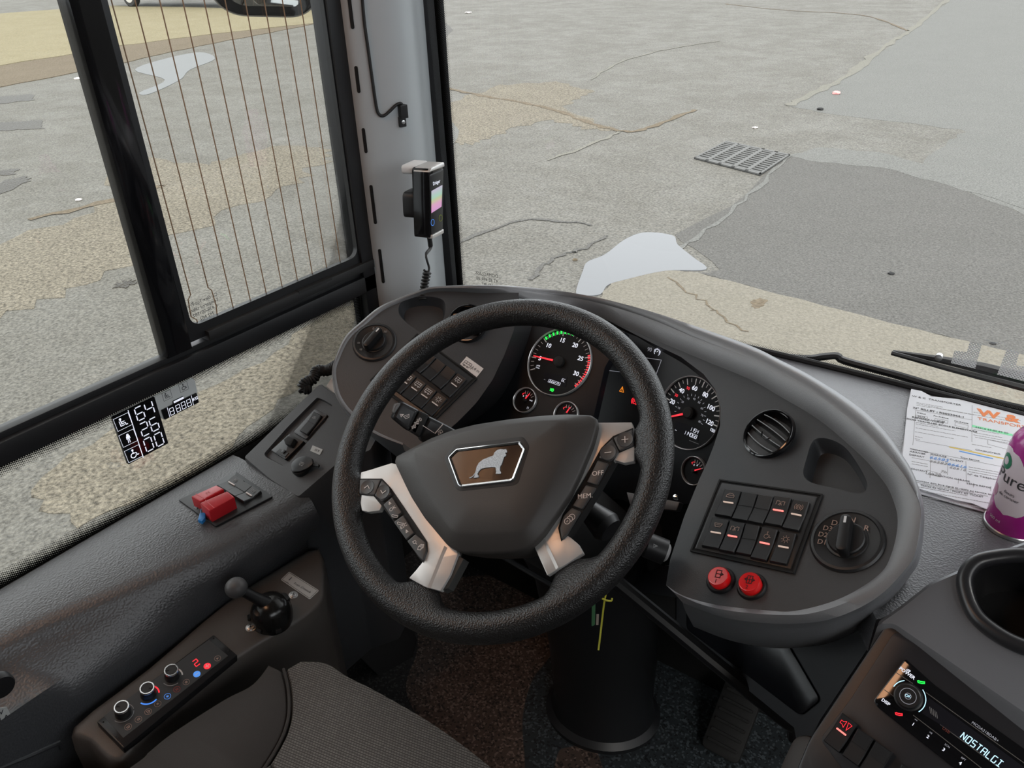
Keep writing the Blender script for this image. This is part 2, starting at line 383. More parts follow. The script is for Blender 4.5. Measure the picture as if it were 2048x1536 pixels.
def text(name, s, f, u, v, size, h, m, parent, rot=0, align='CENTER', bold=0, shear=0):
    cu = bpy.data.curves.new('t', 'FONT'); cu.body = s; cu.size = size*1.38; cu.align_x = align; cu.align_y = 'CENTER'
    cu.extrude = .00008; cu.offset = bold; cu.shear = shear; cu.resolution_u = 3
    o = bpy.data.objects.new('t', cu); bm = BM(); me = o.to_mesh(); bm.from_mesh(me); o.to_mesh_clear()
    g = f.rot(rot)
    o0 = f.P(u, v, h)
    for x in bm.verts: x.co = o0+g.u*x.co.x+g.v*x.co.y+g.n*(x.co.z+.0002)
    bpy.data.objects.remove(o); bpy.data.curves.remove(cu)
    return link(name, bm, m, parent, smooth=False)
def ptext(name, s, f, px, py, size, h, m, parent, d=None, **k):
    u, v = f.L(px, py, h); r = 0
    if d: a = f.L(px+d[0], py+d[1], h); r = atan2(a[1]-v, a[0]-u)
    return text(name, s, f, u, v, size, h, m, parent, rot=r, **k)
def pdir(f, px, py, d, h=0): a = f.L(px, py, h); b = f.L(px+d[0], py+d[1], h); return atan2(b[1]-a[1], b[0]-a[0])
# ================================================================ OUTSIDE
ZG = -2.35
G = Fr((0,0,ZG), (0,0,1)); G.u = V((1,0,0)); G.v = V((0,1,0))
def ground_mat(name, c1, c2, grit, rough=.8, gscale=55, wet=0, puddly=0):
    c1 = [x*.27 for x in c1]; c2 = [x*.27 for x in c2]
    m = bpy.data.materials.new(name); m.use_nodes = True; t = m.node_tree; b = t.nodes['Principled BSDF']
    tcn = nd(t, 'TexCoord'); geo = nd(t, 'NewGeometry')
    n1 = nd(t, 'TexNoise'); n1.inputs['Scale'].default_value = 1.5; n1.inputs['Detail'].default_value = 14; n1.inputs['Roughness'].default_value = .74
    n2 = nd(t, 'TexNoise'); n2.inputs['Scale'].default_value = gscale; n2.inputs['Detail'].default_value = 4; n2.inputs['Roughness'].default_value = .8
    vo = nd(t, 'TexVoronoi'); vo.inputs['Scale'].default_value = gscale*1.1
    for n in (n1, n2, vo): t.links.new(geo.outputs['Position'], n.inputs['Vector'])
    r1 = nd(t, 'MapRange'); r1.inputs[1].default_value = .22; r1.inputs[2].default_value = .78; t.links.new(n1.outputs[0], r1.inputs[0])
    mx = nd(t, 'MixRGB'); mx.inputs[1].default_value = (*c1, 1); mx.inputs[2].default_value = (*c2, 1); t.links.new(r1.outputs[0], mx.inputs[0])
    r2 = nd(t, 'MapRange'); r2.inputs[1].default_value = .32; r2.inputs[2].default_value = .68; r2.inputs[3].default_value = 1-grit; r2.inputs[4].default_value = 1+grit
    t.links.new(n2.outputs[0], r2.inputs[0])
    h = nd(t, 'HueSaturation'); t.links.new(mx.outputs[0], h.inputs['Color']); t.links.new(r2.outputs[0], h.inputs['Value'])
    t.links.new(h.outputs[0], b.inputs['Base Color'])
    b.inputs['Roughness'].default_value = rough; b.inputs['Specular IOR Level'].default_value = .12
    if wet:
        r3 = nd(t, 'MapRange'); r3.inputs[1].default_value = .4; r3.inputs[2].default_value = .6; r3.inputs[3].default_value = rough; r3.inputs[4].default_value = rough-wet
        t.links.new(n1.outputs[0], r3.inputs[0]); t.links.new(r3.outputs[0], b.inputs['Roughness'])
    bp = nd(t, 'Bump'); bp.inputs['Strength'].default_value = .8; bp.inputs['Distance'].default_value = .012
    t.links.new(vo.outputs['Distance'], bp.inputs['Height']); t.links.new(bp.outputs[0], b.inputs['Normal'])
    MAT[name] = m; return m
asph = ground_mat('weathered asphalt', (.345,.33,.29), (.435,.42,.375), .60, .75, 45, .15)
asph2 = ground_mat('darker asphalt patch', (.29,.285,.265), (.34,.33,.31), .45, .75, 60)
asph3 = ground_mat('pale coarse asphalt', (.42,.425,.40), (.48,.48,.455), .42, .8, 60)
gravel = ground_mat('ochre gravel', (.40,.355,.28), (.54,.485,.38), .75, .8, 38)
sandy = ground_mat('sandy verge', (.58,.50,.30), (.72,.64,.42), .25, .9, 25)
brownd = ground_mat('brown kerb dirt', (.36,.29,.20), (.46,.38,.28), .35, .9, 30)
concr = ground_mat('beige concrete', (.52,.485,.40), (.62,.575,.48), .25, .85, 50)
wetm = ground_mat('damp asphalt', (.10,.085,.065), (.15,.13,.10), .3, .45, 40)
crackm = ground_mat('pale crack filling', (.50,.49,.43), (.60,.58,.50), .3, .9, 60)
drk = mat('drain dark', (.008,.008,.008), .9)
water = mat('still water', (.13,.135,.142), .16, spec=.10)
bm = BM(); prism(bm, G, [(-70,-30),(40,-30),(40,70),(-70,70)], -.3, 0)
o = link('ground', bm, asph, None, (0,0,ZG-.3)); o['kind'] = 'structure'; o['label'] = 'weathered grey asphalt yard'
def jag(pts, amp, k, seed=1):
    r = random.Random(seed); out = []
    n = len(pts)
    for i in range(n):
        a, b = V(pts[i]), V(pts[(i+1) % n]); d = (b-a); q = V((-d.y, d.x)).normalized() if d.length > 0 else V((0,0))
        for j in range(k): out.append(tuple(a+d*j/k+q*r.uniform(-amp, amp)*(1 if j else .4)))
    return out
def patch(name, px, m, h=.004, amp=.05, k=6, seed=1):
    p = G.Ls(px); p = jag(p, amp, k, seed); b = BM(); prism(b, G, p, 0, h)
    o = link(name, b, m, None); o['kind'] = 'structure'; return o
# concrete apron in front of the bus and repaired areas
patch('ground_concrete_apron', [(1120,610),(1195,600),(1225,563),(1330,541),(1400,548),(1560,590),(1780,648),(2048,712),(2300,770),(2300,1100),(900,1000),(1000,760)], concr, .006, .015, 5, 3)
patch('ground_dark_repair', [(1350,470),(1460,415),(1575,311),(1700,325),(1830,343),(1960,395),(2080,440),(2300,520),(2300,770),(2048,712),(1780,648),(1560,590),(1400,548),(1440,540)], asph2, .003, .02, 5, 5)
patch('ground_coarse_field', [(1575,212),(1700,150),(1820,60),(1900,0),(2080,-30),(2400,-30),(2400,560),(2080,440),(1960,395),(1830,343),(1900,280),(1930,262),(1850,250),(1690,232)], asph3, .002, .05, 5, 7)
patch('ground_gravel_wash', [(868,215),(1000,170),(1110,163),(1185,180),(1150,200),(1130,215),(1235,265),(1165,258),(1110,240),(1010,262),(960,285),(920,290),(868,280)], gravel, .003, .10, 6, 9)
patch('ground_gravel_left', [(-300,560),(0,490),(230,400),(250,300),(420,330),(520,300),(660,290),(640,330),(560,380),(380,460),(200,560),(0,640),(-300,760)], gravel, .003, .15, 7, 11)
patch('ground_gravel_near', [(60,980),(250,830),(460,760),(640,640),(720,600),(700,700),(560,800),(420,940),(150,1060)], gravel, .003, .05, 7, 13)
patch('ground_sandy_verge', [(-500,40),(0,28),(230,12),(640,22),(640,46),(420,70),(240,92),(0,132),(-500,190)], sandy, .02, .15, 5, 15)
patch('ground_kerb_dirt', [(-500,190),(0,132),(240,92),(420,70),(640,46),(560,62),(400,92),(230,130),(0,175),(-500,250)], brownd, .012, .05, 6, 17)
for i, q in enumerate([[(-60,200),(60,188),(70,200),(0,208),(-60,212)],[(-60,250),(80,240),(88,258),(0,262),(-60,266)],[(-40,375),(50,352),(60,362),(-10,392),(-60,400)],[(-60,344),(40,338),(30,350),(-60,356)],[(232,570),(262,560),(272,566),(240,576)]]):
    patch('ground_damp_spot', q, wetm, .0045, .05, 5, 20+i)
patch('ground_damp_patch', [(868,108),(905,60),(870,30)], asph2, .002, .05, 4, 31)
# cracks: pale filled joints winding over the asphalt
def crack(px, wd, m, seed, hc=.006):
    p = [V((*G.L(*q), 0)) for q in px]; r = random.Random(seed); P = cat([(a.x, a.y) for a in p], 7, False)
    P = [(x+r.uniform(-.03,.03), y+r.uniform(-.03,.03)) for x, y in P]; L_, R_ = [], []
    for i in range(len(P)):
        d = (V(P[min(i+1, len(P)-1)])-V(P[max(i-1, 0)])).normalized(); q = V((-d.y, d.x))*wd*r.uniform(.4,1.3)*.5
        L_.append(tuple(V(P[i])+q)); R_.append(tuple(V(P[i])-q))
    b = BM(); prev = None
    for a, c in zip(L_, R_):
        pr = [b.verts.new(G.P(*a, hc)), b.verts.new(G.P(*c, hc))]
        if prev: b.faces.new((prev[0], prev[1], pr[1], pr[0]))
        prev = pr
    o = link('ground_crack', b, m, None); o['kind'] = 'structure'
crack([(1575,212),(1620,190),(1700,150),(1740,115),(1790,80),(1820,62),(1870,20),(1905,-10)], .16, crackm, 1)
crack([(1450,8),(1560,20),(1700,28),(1760,40),(1815,62)], .07, brownd, 2)
crack([(868,170),(930,185),(1010,200),(1090,215),(1160,240),(1240,262),(1300,255),(1390,220)], .10, brownd, 3)
crack([(1100,320),(1200,282),(1240,262)], .05, crackm, 4)
crack([(1180,160),(1240,125),(1330,100),(1440,82)], .06, crackm, 5)
crack([(1330,520),(1400,470),(1500,390),(1575,312)], .05, asph3, 6)
crack([(1340,555),(1400,600),(1440,630),(1490,665)], .016, brownd, 7, .0085)
crack([(880,500),(960,470),(1060,440),(1180,450)], .05, asph2, 8)
crack([(60,440),(250,395),(330,370)], .12, brownd, 9)
crack([(1060,560),(1100,520),(1160,500),(1220,470)], .04, asph2, 10)
patch('ground_chalky_patch', [(868,262),(905,245),(918,262),(905,300),(868,320)], asph3, .0045, .02, 5, 41)
patch('ground_wheel_sweep', [(1575,312),(1640,295),(1760,305),(1900,345),(2048,400),(2048,418),(1900,372),(1760,335),(1640,325)], asph3, .0045, .03, 5, 43)
patch('ground_rust_stain', [(1500,605),(1520,597),(1535,602),(1525,615),(1508,620)], brownd, .0075, .01, 5, 44)
# puddles
def puddle(px, label, m=water):
    b = BM(); prism(b, G, cat(G.Ls(px), 5), 0, .0065); tag(link('puddle', b, m, None), label, 'puddle')
puddle([(1152,585),(1165,545),(1175,525),(1210,510),(1250,480),(1290,466),(1345,472),(1355,490),(1385,515),(1412,540),(1330,543),(1245,562),(1215,572),(1200,590),(1165,592)], 'irregular pale puddle on the asphalt at the concrete edge in front')
puddle([(270,140),(330,118),(400,105),(430,118),(380,140),(360,160),(300,188),(280,185),(330,160)], 'shallow faint puddle seen through the wired side pane', mat('film of water', (.115,.12,.122), .5, spec=.1))
# drain grate
gf = Fr(G.W(1485,318), (0,0,1)).turn((1388,318), (1520,352))
A = [gf.L(*q) for q in ((1388,318),(1520,352),(1580,312),(1452,285))]
def bl(a, b): # bilinear inside the grate
    p = [V(q) for q in A]; return tuple((p[0]*(1-a)+p[1]*a)*(1-b)+(p[3]*(1-a)+p[2]*a)*b)
t = thing('drain_grate', 'rectangular slotted iron drain grate set in the asphalt', 'drain', gf.o)
bm = BM(); prism(bm, gf, [bl(0,0),bl(1,0),bl(1,1),bl(0,1)], .001, .008); link('pit', bm, drk, t)
bm = BM()
for a in range(6):
    x = a/5; prism(bm, gf, [bl(max(0,x-.025),0),bl(min(1,x+.025),0),bl(min(1,x+.025),1),bl(max(0,x-.025),1)], .008, .022)
for e in (0, 1):
    y0, y1 = (0,.05) if e == 0 else (.95,1); prism(bm, gf, [bl(0,y0),bl(1,y0),bl(1,y1),bl(0,y1)], .008, .022)
for k in range(1, 12):
    y = k/12; prism(bm, gf, [bl(0,y-.018),bl(1,y-.018),bl(1,y+.018),bl(0,y+.018)], .008, .019)
link('bars', bm, mat('grate iron', (.075,.075,.072), .7), t)
# litter and stones
def stone(px, py, r, m, name, label, cat_, flat=.5, seed=0):
    rr = random.Random(seed); b = BM(); bmesh.ops.create_icosphere(b, subdivisions=2, radius=r*.65)
    c = G.W(px, py)
    for v in b.verts: v.co *= 1+rr.uniform(-.2,.2); v.co.z *= flat; v.co += c+V((0,0,r*flat*.48))
    tag(link(name, b, m, None), label, cat_)
stone(1672,188,.09, mat('pink rag', (.65,.25,.24), .8), 'rubble_piece', 'small pinkish red lump lying by the pale crack', 'rubble', .4, 1)
stone(1640,220,.07, drk, 'rubble_piece', 'small dark lump below the pinkish one near the crack', 'rubble', .4, 2)
stone(1782,549,.035, drk, 'rubble_piece', 'little black pebble on the dark asphalt repair', 'rubble', .5, 3)
stone(1985,688,.03, drk, 'rubble_piece', 'dark splinter on concrete right of the dotted film stickers', 'rubble', .3, 4)
stone(1150,521,.03, brownd, 'rubble_piece', 'brown clod by the left edge of the big puddle', 'rubble', .5, 5)
stone(158,158,.14, stickw, 'litter_scrap', 'white scrap of litter left of the window divider, upper one', 'litter', .2, 6)
stone(158,401,.05, stickw, 'litter_scrap', 'white pebble like scrap left of the window divider, lower one', 'litter', .4, 7)
stone(936,26,.16, stickw, 'litter_scrap', 'white scrap lying at the top beside the windscreen pillar', 'litter', .2, 8)
stone(1510,256,.05, stickw, 'litter_scrap', 'tiny pale scrap above the drain grate', 'litter', .3, 9)
stone(195,34,.14, stickw, 'litter_scrap', 'white scrap on the sandy verge beside the parked vehicle', 'litter', .3, 10)
# parked white vehicle far behind, only its lower side in view
vo_ = onz(205,14,ZG); ve_ = onz(660,20,ZG)
dx = (ve_-vo_); ln = dx.length; ux = dx.normalized()
vf = Fr(vo_, V((ux.y,-ux.x,0)));
if vf.n.dot(-vo_) < 0: vf = Fr(vo_, -vf.n)
sgn = 1 if vf.u.dot(ux) > 0 else -1
t = thing('parked_van', 'white vehicle parked on the far verge, only its lower side visible', 'vehicle', vo_)
bm = BM()
prof = [(.3,.35),(1.2,.35),(1.25,.6),(1.45,.8),(1.7,.82),(1.9,.65),(2.0,.35),(ln-2.2,.35),(ln-2.1,.65),(ln-1.9,.82),(ln-1.6,.8),(ln-1.4,.6),(ln-1.35,.35),(ln-.3,.40),(ln,.7),(ln-.1,1.2),(ln-1.2,1.5),(ln-2.0,2.1),(.3,2.2),(.1,1.4)]
prism(bm, vf, [(sgn*x, y) for x, y in prof], -1.9, 0, .08); link('body', bm, carw, t)
bm = BM(); prism(bm, vf, [(sgn*(ln-3.0),1.35),(sgn*(ln-1.7),1.35),(sgn*(ln-2.1),1.95),(sgn*(ln-3.0),1.95)], 0, .01); link('window', bm, gloss, t)
for x in (1.6, ln-1.75):
    bm = BM(); lathe(bm, vf, [(.33,-.25),(.36,-.2),(.36,-.04),(.31,.0),(.22,.0),(.20,-.03),(.05,-.01)], sgn*x, .36, 28); wobj = link('wheel', bm, rubber, t)
    bm = BM(); lathe(bm, vf, [(.21,-.02),(.20,.012),(.06,.03)], sgn*x, .36, 20); link('hubcap', bm, silver, wobj)
# ================================================================ BUS SHELL
XW = -1.15
FW_ = Fr((XW,.6,-.6), (1,0,0)); FW_.u = V((0,1,0)); FW_.v = V((0,0,1))     # side wall plane, seen from inside
def wl(px): return [FW_.L(*q) for q in px]
ZF = -1.40
# floor with speckled vinyl zones
def vinyl(name, c):
    m = mat(name, c, .6, bump=.3, scale=400); t = m.node_tree; b = t.nodes['Principled BSDF']
    g = nd(t, 'NewGeometry'); v = nd(t, 'TexVoronoi'); v.inputs['Scale'].default_value = 260; t.links.new(g.outputs['Position'], v.inputs['Vector'])
    r = nd(t, 'ValToRGB'); r.color_ramp.interpolation = 'CONSTANT'
    s = nd(t, 'SeparateColor'); t.links.new(v.outputs['Color'], s.inputs[0]); t.links.new(s.outputs[0], r.inputs[0])
    e = r.color_ramp.elements; e[0].color = (*[x*.25 for x in c],1); e[1].position = .18; e[1].color = (*c,1)
    x = e.new(.82); x.color = (*[min(1,k*2.3+.02) for k in c],1)
    t.links.new(r.outputs[0], b.inputs['Base Color']); return m
vb = vinyl('brown speckled vinyl', (.070,.046,.036)); vg = vinyl('blue grey speckled vinyl', (.020,.026,.030)); vd = vinyl('dark speckled vinyl', (.014,.013,.013))
FF = Fr((0,0,ZF), (0,0,1)); FF.u = V((1,0,0)); FF.v = V((0,1,0))
bm = BM(); prism(bm, FF, [(-1.25,-1.3),(1.3,-1.3),(1.3,1.5),(-1.25,1.5)], -.06, 0, 0, 0)
def zone(px, mi, h): prism(bm, FF, cat(FF.Ls(px), 5), 0, h, 0, mi)
zone([(850,1180),(1010,1150),(1110,1200),(1105,1300),(1065,1360),(1045,1440),(1048,1560),(1000,1640),(900,1600),(860,1480),(812,1380),(835,1300)], 1, .001)
zone([(1105,1300),(1065,1360),(1045,1440),(1048,1560),(1060,1700),(1700,1700),(1700,1380),(1400,1250)], 2, .0006)
zone([(1115,1510),(1140,1495),(1180,1492),(1200,1520),(1210,1600),(1110,1600)], 1, .0014)
struct(link('floor', bm, [vd, vb, vg], None))
def wall(name, c, s, m, label=None):
    b = BM(); box(b, c, s); o = struct(link(name, b, m, None)); return o
wall('ceiling', (.1,.05,.80), (2.55,2.75,.05), mat('headliner', (.14,.135,.13), .8))
wall('wall_rear', (.1,-1.32,-.3), (2.55,.05,2.2), mat('rear trim', (.05,.045,.04), .8))
wall('wall_left_lower', (XW-.06,.06,-1.16), (.06,2.6,.50), blackm)
wall('wall_left_upper', (XW-.06,.06,.66), (.06,2.6,.25), MAT['rear trim'])
wall('wall_left_rear', (XW-.06,-.95,-.1), (.06,.6,1.5), MAT['rear trim'])
wall('wall_right', (1.38,.06,-.68), (.06,2.7,1.44), MAT['rear trim'])
wall('wall_front_lower', (.1,1.40,-1.12), (2.6,.05,.60), blackm)
wall('wall_front_upper', (.1,1.36,.75), (2.6,.06,.12), MAT['rear trim'])
# side window: rail, divider, frames, panes
def wprism(name, px_or_uv, h0, h1, m, uv=False, b=0, r=0, par=None):
    p = px_or_uv if uv else wl(px_or_uv)
    if r: p = rnd(p, r)
    bb = BM(); prism(bb, FW_, p, h0, h1, b); return link(name, bb, m, par)
t = thing('window_1', 'black framed driver side window with sliding pane and heater wires', 'window', (XW,.0,-.9)); t['kind'] = 'structure'; del t['category']
Y = lambda y, z: (y-.6, z+.6)
RT, RB = -.605, -.640                                       # rail top and bottom on the wall (z)
bm = BM(); prism(bm, FW_, [Y(-.9,RT),Y(1.06,RT),Y(1.06,RB),Y(-.9,RB)], -.02, .012, .003)
prism(bm, FW_, [Y(-.9,RT+.010),Y(1.04,RT+.010),Y(1.04,RT),Y(-.9,RT)], -.02, .002, .001); link('window_rail', bm, black, t)
bm = BM(); prism(bm, FW_, [Y(.655,RT+.030),Y(1.045,RT+.030),Y(1.045,RT+.012),Y(.655,RT+.012)], -.018, .016, .003)
prism(bm, FW_, [Y(.85,RT+.031),Y(.93,RT+.031),Y(.93,RT+.026),Y(.85,RT+.026)], -.01, .0165); link('slide_track', bm, rubber, t)
bm = BM(); prism(bm, FW_, [Y(.580,RT+.01),Y(.625,RT+.01),Y(.625,.6),Y(.580,.6)], -.02, .010, .004); link('window_divider', bm, gloss, t)
bm = BM(); prism(bm, FW_, [Y(1.015,-.9),Y(1.052,-.9),Y(1.052,.62),Y(1.015,.62)], -.03, .012, .002); link('window_frame', bm, black, t)
# frame of the sliding pane with rounded corners
outer = [Y(.622,RT+.02),Y(1.03,RT+.02),Y(1.03,.60),Y(.622,.60)]
inner = rrect(.375,1.135,.02,*Y(.8255,-.0)); inner = [(u, v) for u, v in rrect(.378,1.14,.018, .8235-.6, .6+.010)]
bm = BM(); holed(bm, FW_, outer, [inner[::-1]], .006); r1 = addring(bm, [FW_.P(u, v, .006) for u, v in inner]); r2 = addring(bm, [FW_.P(u, v, -.004) for u, v in inner]); bridge(bm, r1, r2); link('pane_frame', bm, black, t)
bm = BM(); prism(bm, FW_, outer, -.0068, -.0045); link('upper_pane', bm, glass, t)
bm = BM(); prism(bm, FW_, [Y(-.9,RT+.005),Y(.60,RT+.005),Y(.60,.6),Y(-.9,.6)], -.012, -.009); link('rear_pane', bm, glass, t)
bm = BM(); prism(bm, FW_, [Y(-.9,-1.0),Y(1.03,-1.0),Y(1.03,RB+.005),Y(-.9,RB+.005)], -.012, -.009); link('lower_pane', bm, glass, t)
# heater wires run up the glass
tops = [224,273,321,367,410,452,492,530,566.5,602.6]
bots = [(402,663),(438,646),(472,632),(506,617),(537.7,603.7),(569,589),(599,574),(629,563),(657,548),(684,537)]
bm = BM()
for i, (tx, b_) in enumerate(zip(tops, bots)):
    a = FW_.L(tx, 0); c = FW_.L(*b_); d = V(a)-V(c); top = tuple(V(a)+d*.8)
    if i < 2: P = FW_.Ls([b_, (395,640),(384,634),(378,600),(383,590)] if i == 0 else [b_, (435,622),(434,612),(425,581),(418,576)]); P.append(top)
    else: P = [c, top]
    tube(bm, [FW_.P(u, v, -.0025) for u, v in P], .0010, 5)
link('heater_wire', bm, copper, t)
def backtext(lines, f, px, py, size, m, par, dd, name='glass_marking'):
    u, v = f.L(px, py); r = pdir(f, px, py, dd)
    bm = BM()
    for k, s in enumerate(lines):
        cu = bpy.data.curves.new('t', 'FONT'); cu.body = s; cu.size = size; cu.align_x = 'CENTER'; o = bpy.data.objects.new('t', cu); me = o.to_mesh(); tmp = BM(); tmp.from_mesh(me); o.to_mesh_clear()
        for x in tmp.verts: X = -x.co.x; Yy = x.co.y-k*size*1.15; x.co = f.P(u+X*cos(r)-Yy*sin(r), v+X*sin(r)+Yy*cos(r), -.0028)
        me2 = bpy.data.meshes.new('x'); tmp.to_mesh(me2); bm.from_mesh(me2); tmp.free(); bpy.data.meshes.remove(me2); bpy.data.objects.remove(o); bpy.data.curves.remove(cu)
    return link(name, bm, m, par, smooth=False)
backtext(['Carolex Tec-Pro', 'Tempered safety', 'E 43R-001582', 'M2 AS2'], FW_, 408, 604, .0085, darkgrey, t, (30,-13))
# dotted frit bands on the lower pane: quads with a UV grid of dots
def frit_band(f, P, Q, name, par, m=frit, pitch=.0036, rows=7, h=-.008):
    b = BM(); uv = b.loops.layers.uv.new('UVMap'); acc = 0
    for i in range(len(P)-1):
        a, c, d, e = P[i], P[i+1], Q[i+1], Q[i]; l = (V(c)-V(a)).length/pitch
        fc = b.faces.new([b.verts.new(f.P(*x, h)) for x in (a, c, d, e)])
        for lp, q in zip(fc.loops, ((acc,0),(acc+l,0),(acc+l,rows),(acc,rows))): lp[uv].uv = q
        acc += l
    return link(name, b, m, par, smooth=False)
frit_band(FW_, [Y(-.9,RB),Y(1.0,RB)], [Y(-.9,RB-.026),Y(1.0,RB-.026)], 'frit', t)
frit_band(FW_, [Y(1.03,RB-.25),Y(1.016,RB)], [Y(.995,RB-.25),Y(.992,RB-.02)], 'frit', t)
frit_band(FW_, [Y(-.9,-.836),Y(.90,-.836)], [Y(-.9,-.806),Y(.90,-.806)], 'frit', t)
bm = BM(); prism(bm, FW_, [Y(-.9,-.9),Y(1.0,-.9),Y(1.0,-.834),Y(-.9,-.834)], -.008, -.006)
prism(bm, FW_, rnd([Y(1.012,RB),Y(1.03,RB),Y(1.03,-1.0),Y(1.012,-1.0)], .002), -.008, -.006); link('frit_edge', bm, blackm, t)
# passenger counter stuck on the glass
def ff(px, py, s=6.0235, ox=180, oy=740): return (px/s+ox, py/s+oy)
Dp = FW_.at(290,850,.0); q0 = [ff(278,577),ff(785,333),ff(950,885),ff(472,1140)]
Dp.turn(ff(278,577), ff(785,333))
t = thing('passenger_counter_sign', 'black passenger count sign on the side glass reading 64, 26, 00', 'sign', FW_.W(*ff(472,1140)))
bm = BM(); prism(bm, Dp, Dp.Ls(q0), -.0085, -.001, .0005); link('panel', bm, gloss, t)
def dl(px, py): return Dp.L(*ff(px, py))
bm = BM(); stroke(bm, Dp, [dl(462,490), dl(645,1055)], .0012, -.0009)
for (cx, cy, ic) in ((400,628,'seated'),(465,823,'person'),(530,1010,'wheelchair')):
    u, v = dl(cx, cy); r = pdir(Dp, *ff(cx,cy), (5,-2.4)); w2, h2 = .0105, .0095
    e1 = V((cos(r), sin(r))); v1 = dl(cx+33, cy+85); v0 = dl(cx, cy); e2 = (V(v1)-V(v0)).normalized()
    stroke(bm, Dp, [tuple(V((u, v))+e1*a*.0125+e2*b*.0115) for a, b in ((-1,-1),(1,-1),(1,1),(-1,1))], .0005, -.0009, True)
    icon(bm, Dp, ic, u, v, .0080, -.0009, .0012, r)
for s, cx, cy in (('6',590,610),('4',705,545),('2',650,800),('6',775,745),('0',690,985),('0',810,925)):
    pass
e1 = (V(dl(785,333))-V(dl(278,577))).normalized(); ang = atan2(e1.y, e1.x)
e2 = (V(dl(278,577))-V(dl(472,1140))).normalized()
for s, (ax, ay) in (('6',(583,618)),('4',(700,560)),('2',(640,806)),('6',(757,748)),('0',(690,990)),('0',(815,928))):
    bx = dl(ax, ay); W_, H_ = .0130, .0235                # bottom-left of the digit
    for k in SEG[s]:
        (a, b), (d, e) = {'a':((0,1),(1,1)),'b':((1,1),(1,.5)),'c':((1,.5),(1,0)),'d':((0,0),(1,0)),'e':((0,.5),(0,0)),'f':((0,1),(0,.5)),'g':((0,.5),(1,.5))}[k]
        A_, B_ = V((a,b)), V((d,e)); A_, B_ = A_+(B_-A_)*.17, B_-(B_-A_)*.17
        stroke(bm, Dp, [tuple(V(bx)+e1*p.x*W_+e2*p.y*H_) for p in (A_, B_)], .0017, -.0009)
link('symbols', bm, whitel, t)
t = thing('weight_display_sign', 'grey sign on the side glass with black strip reading 8888 KG', 'sign', FW_.W(*ff(910,605)))
bm = BM(); prism(bm, Dp, rnd([dl(790,336),dl(1262,108),dl(1285,150),dl(1330,400),dl(905,612),dl(860,560)], .003), -.0084, -.004); link('backing', bm, mat('translucent grey film', (.62,.64,.63), .4), t)
bm = BM(); prism(bm, Dp, rnd([dl(868,490),dl(1012,418),dl(1008,380),dl(1135,318),dl(1142,352),dl(1292,280),dl(1320,395),dl(908,606)], .0015), -.004, -.002); link('strip', bm, gloss, t)
bm = BM()
for ax, ay in ((985,550),(1060,512),(1125,478),(1190,446)):
    bx = dl(ax, ay)
    for k in SEG['8']:
        (a, b), (d, e) = {'a':((0,1),(1,1)),'b':((1,1),(1,.5)),'c':((1,.5),(1,0)),'d':((0,0),(1,0)),'e':((0,.5),(0,0)),'f':((0,1),(0,.5)),'g':((0,.5),(1,.5))}[k]
        stroke(bm, Dp, [tuple(V(bx)+e1*p.x*.0068+e2*p.y*.0125) for p in (V((a,b)), V((d,e)))], .0008, -.002)
stroke(bm, Dp, [dl(1025,390), dl(1128,340)], .0035, -.002); stroke(bm, Dp, [dl(938,458), dl(970,572)], .0008, -.002); stroke(bm, Dp, [dl(1228,312), dl(1255,425)], .0008, -.002)
link('digits', bm, whitel, t)
text('unit_mark', 'KG', Dp, *dl(1277,350), .0055, -.002, whitel, t, rot=ang, bold=.0002)
bm = BM()
for cx, cy, ic in ((945,315,'seated'),(1145,212,'wheelchair')):
    u, v = dl(cx, cy); stroke(bm, Dp, [tuple(V((u, v))+e1*a*.0078+e2*b*.0075) for a, b in ((-1,-1),(1,-1),(1,1),(-1,1))], .0004, -.004, True); icon(bm, Dp, ic, u, v, .0055, -.004, .0009, ang)
link('symbols', bm, darkgrey, t)
# white front pillar
def pc(px, py, y=None, x=None): return onx(px, py, x) if x else ony(px, py, y)
prof = [(-1.16,1.045),(-1.122,1.050),(-1.092,1.085),(-1.078,1.120),(-1.080,1.155),(-1.095,1.19),(-1.108,1.225),(-1.13,1.25),(-1.20,1.25)]
pf = Fr((0,0,0), (0,0,1)); pf.u = V((1,0,0)); pf.v = V((0,1,0))
bm = BM(); prism(bm, pf, cat(prof, 6, False), -1.05, .62)
t = thing('wall_pillar', 'pale grey moulded windscreen pillar with ventilation slots', 'pillar', (-1.1,1.15,-1.0)); t['kind'] = 'structure'; del t['category']
link('pillar_shell', bm, pillarm, t)
def onpillar(px, py, lift=0):                               # hit the pillar profile
    d = ray(px, py); pr = cat(prof, 6, False); best = None
    for i in range(len(pr)-1):
        a, b = V((*pr[i],0)), V((*pr[i+1],0)); n = V((b.y-a.y, a.x-b.x, 0)); den = d.dot(n)
        if abs(den) < 1e-9: continue
        k = a.dot(n)/den; p = d*k; s = (V((p.x,p.y,0))-a).dot(b-a)/(b-a).length_squared
        if -1e-6 <= s <= 1+1e-6 and k > 0 and (best is None or k < best[0]): best = (k, p, n)
    if not best: return None
    n = best[2].normalized(); n = -n if n.dot(d) > 0 else n
    return best[1]+n*lift, n
slots = [(698,-4,706,58),(711,132,719,186),(726,256,733,306),(741,370,752,448),(758,498,768,566)]
for i, s in enumerate(slots):
    ra, rb = onpillar(s[0], s[1]), onpillar(s[2], s[3])
    if not ra or not rb: continue
    a, n = ra; b, _ = rb; f = Fr((a+b)/2, n); d = (a-b); 
    bm = BM(); prism(bm, f, rrect(.0062, d.length, .003), -.002, .0012); link('vent_slot', bm, blackm, t)
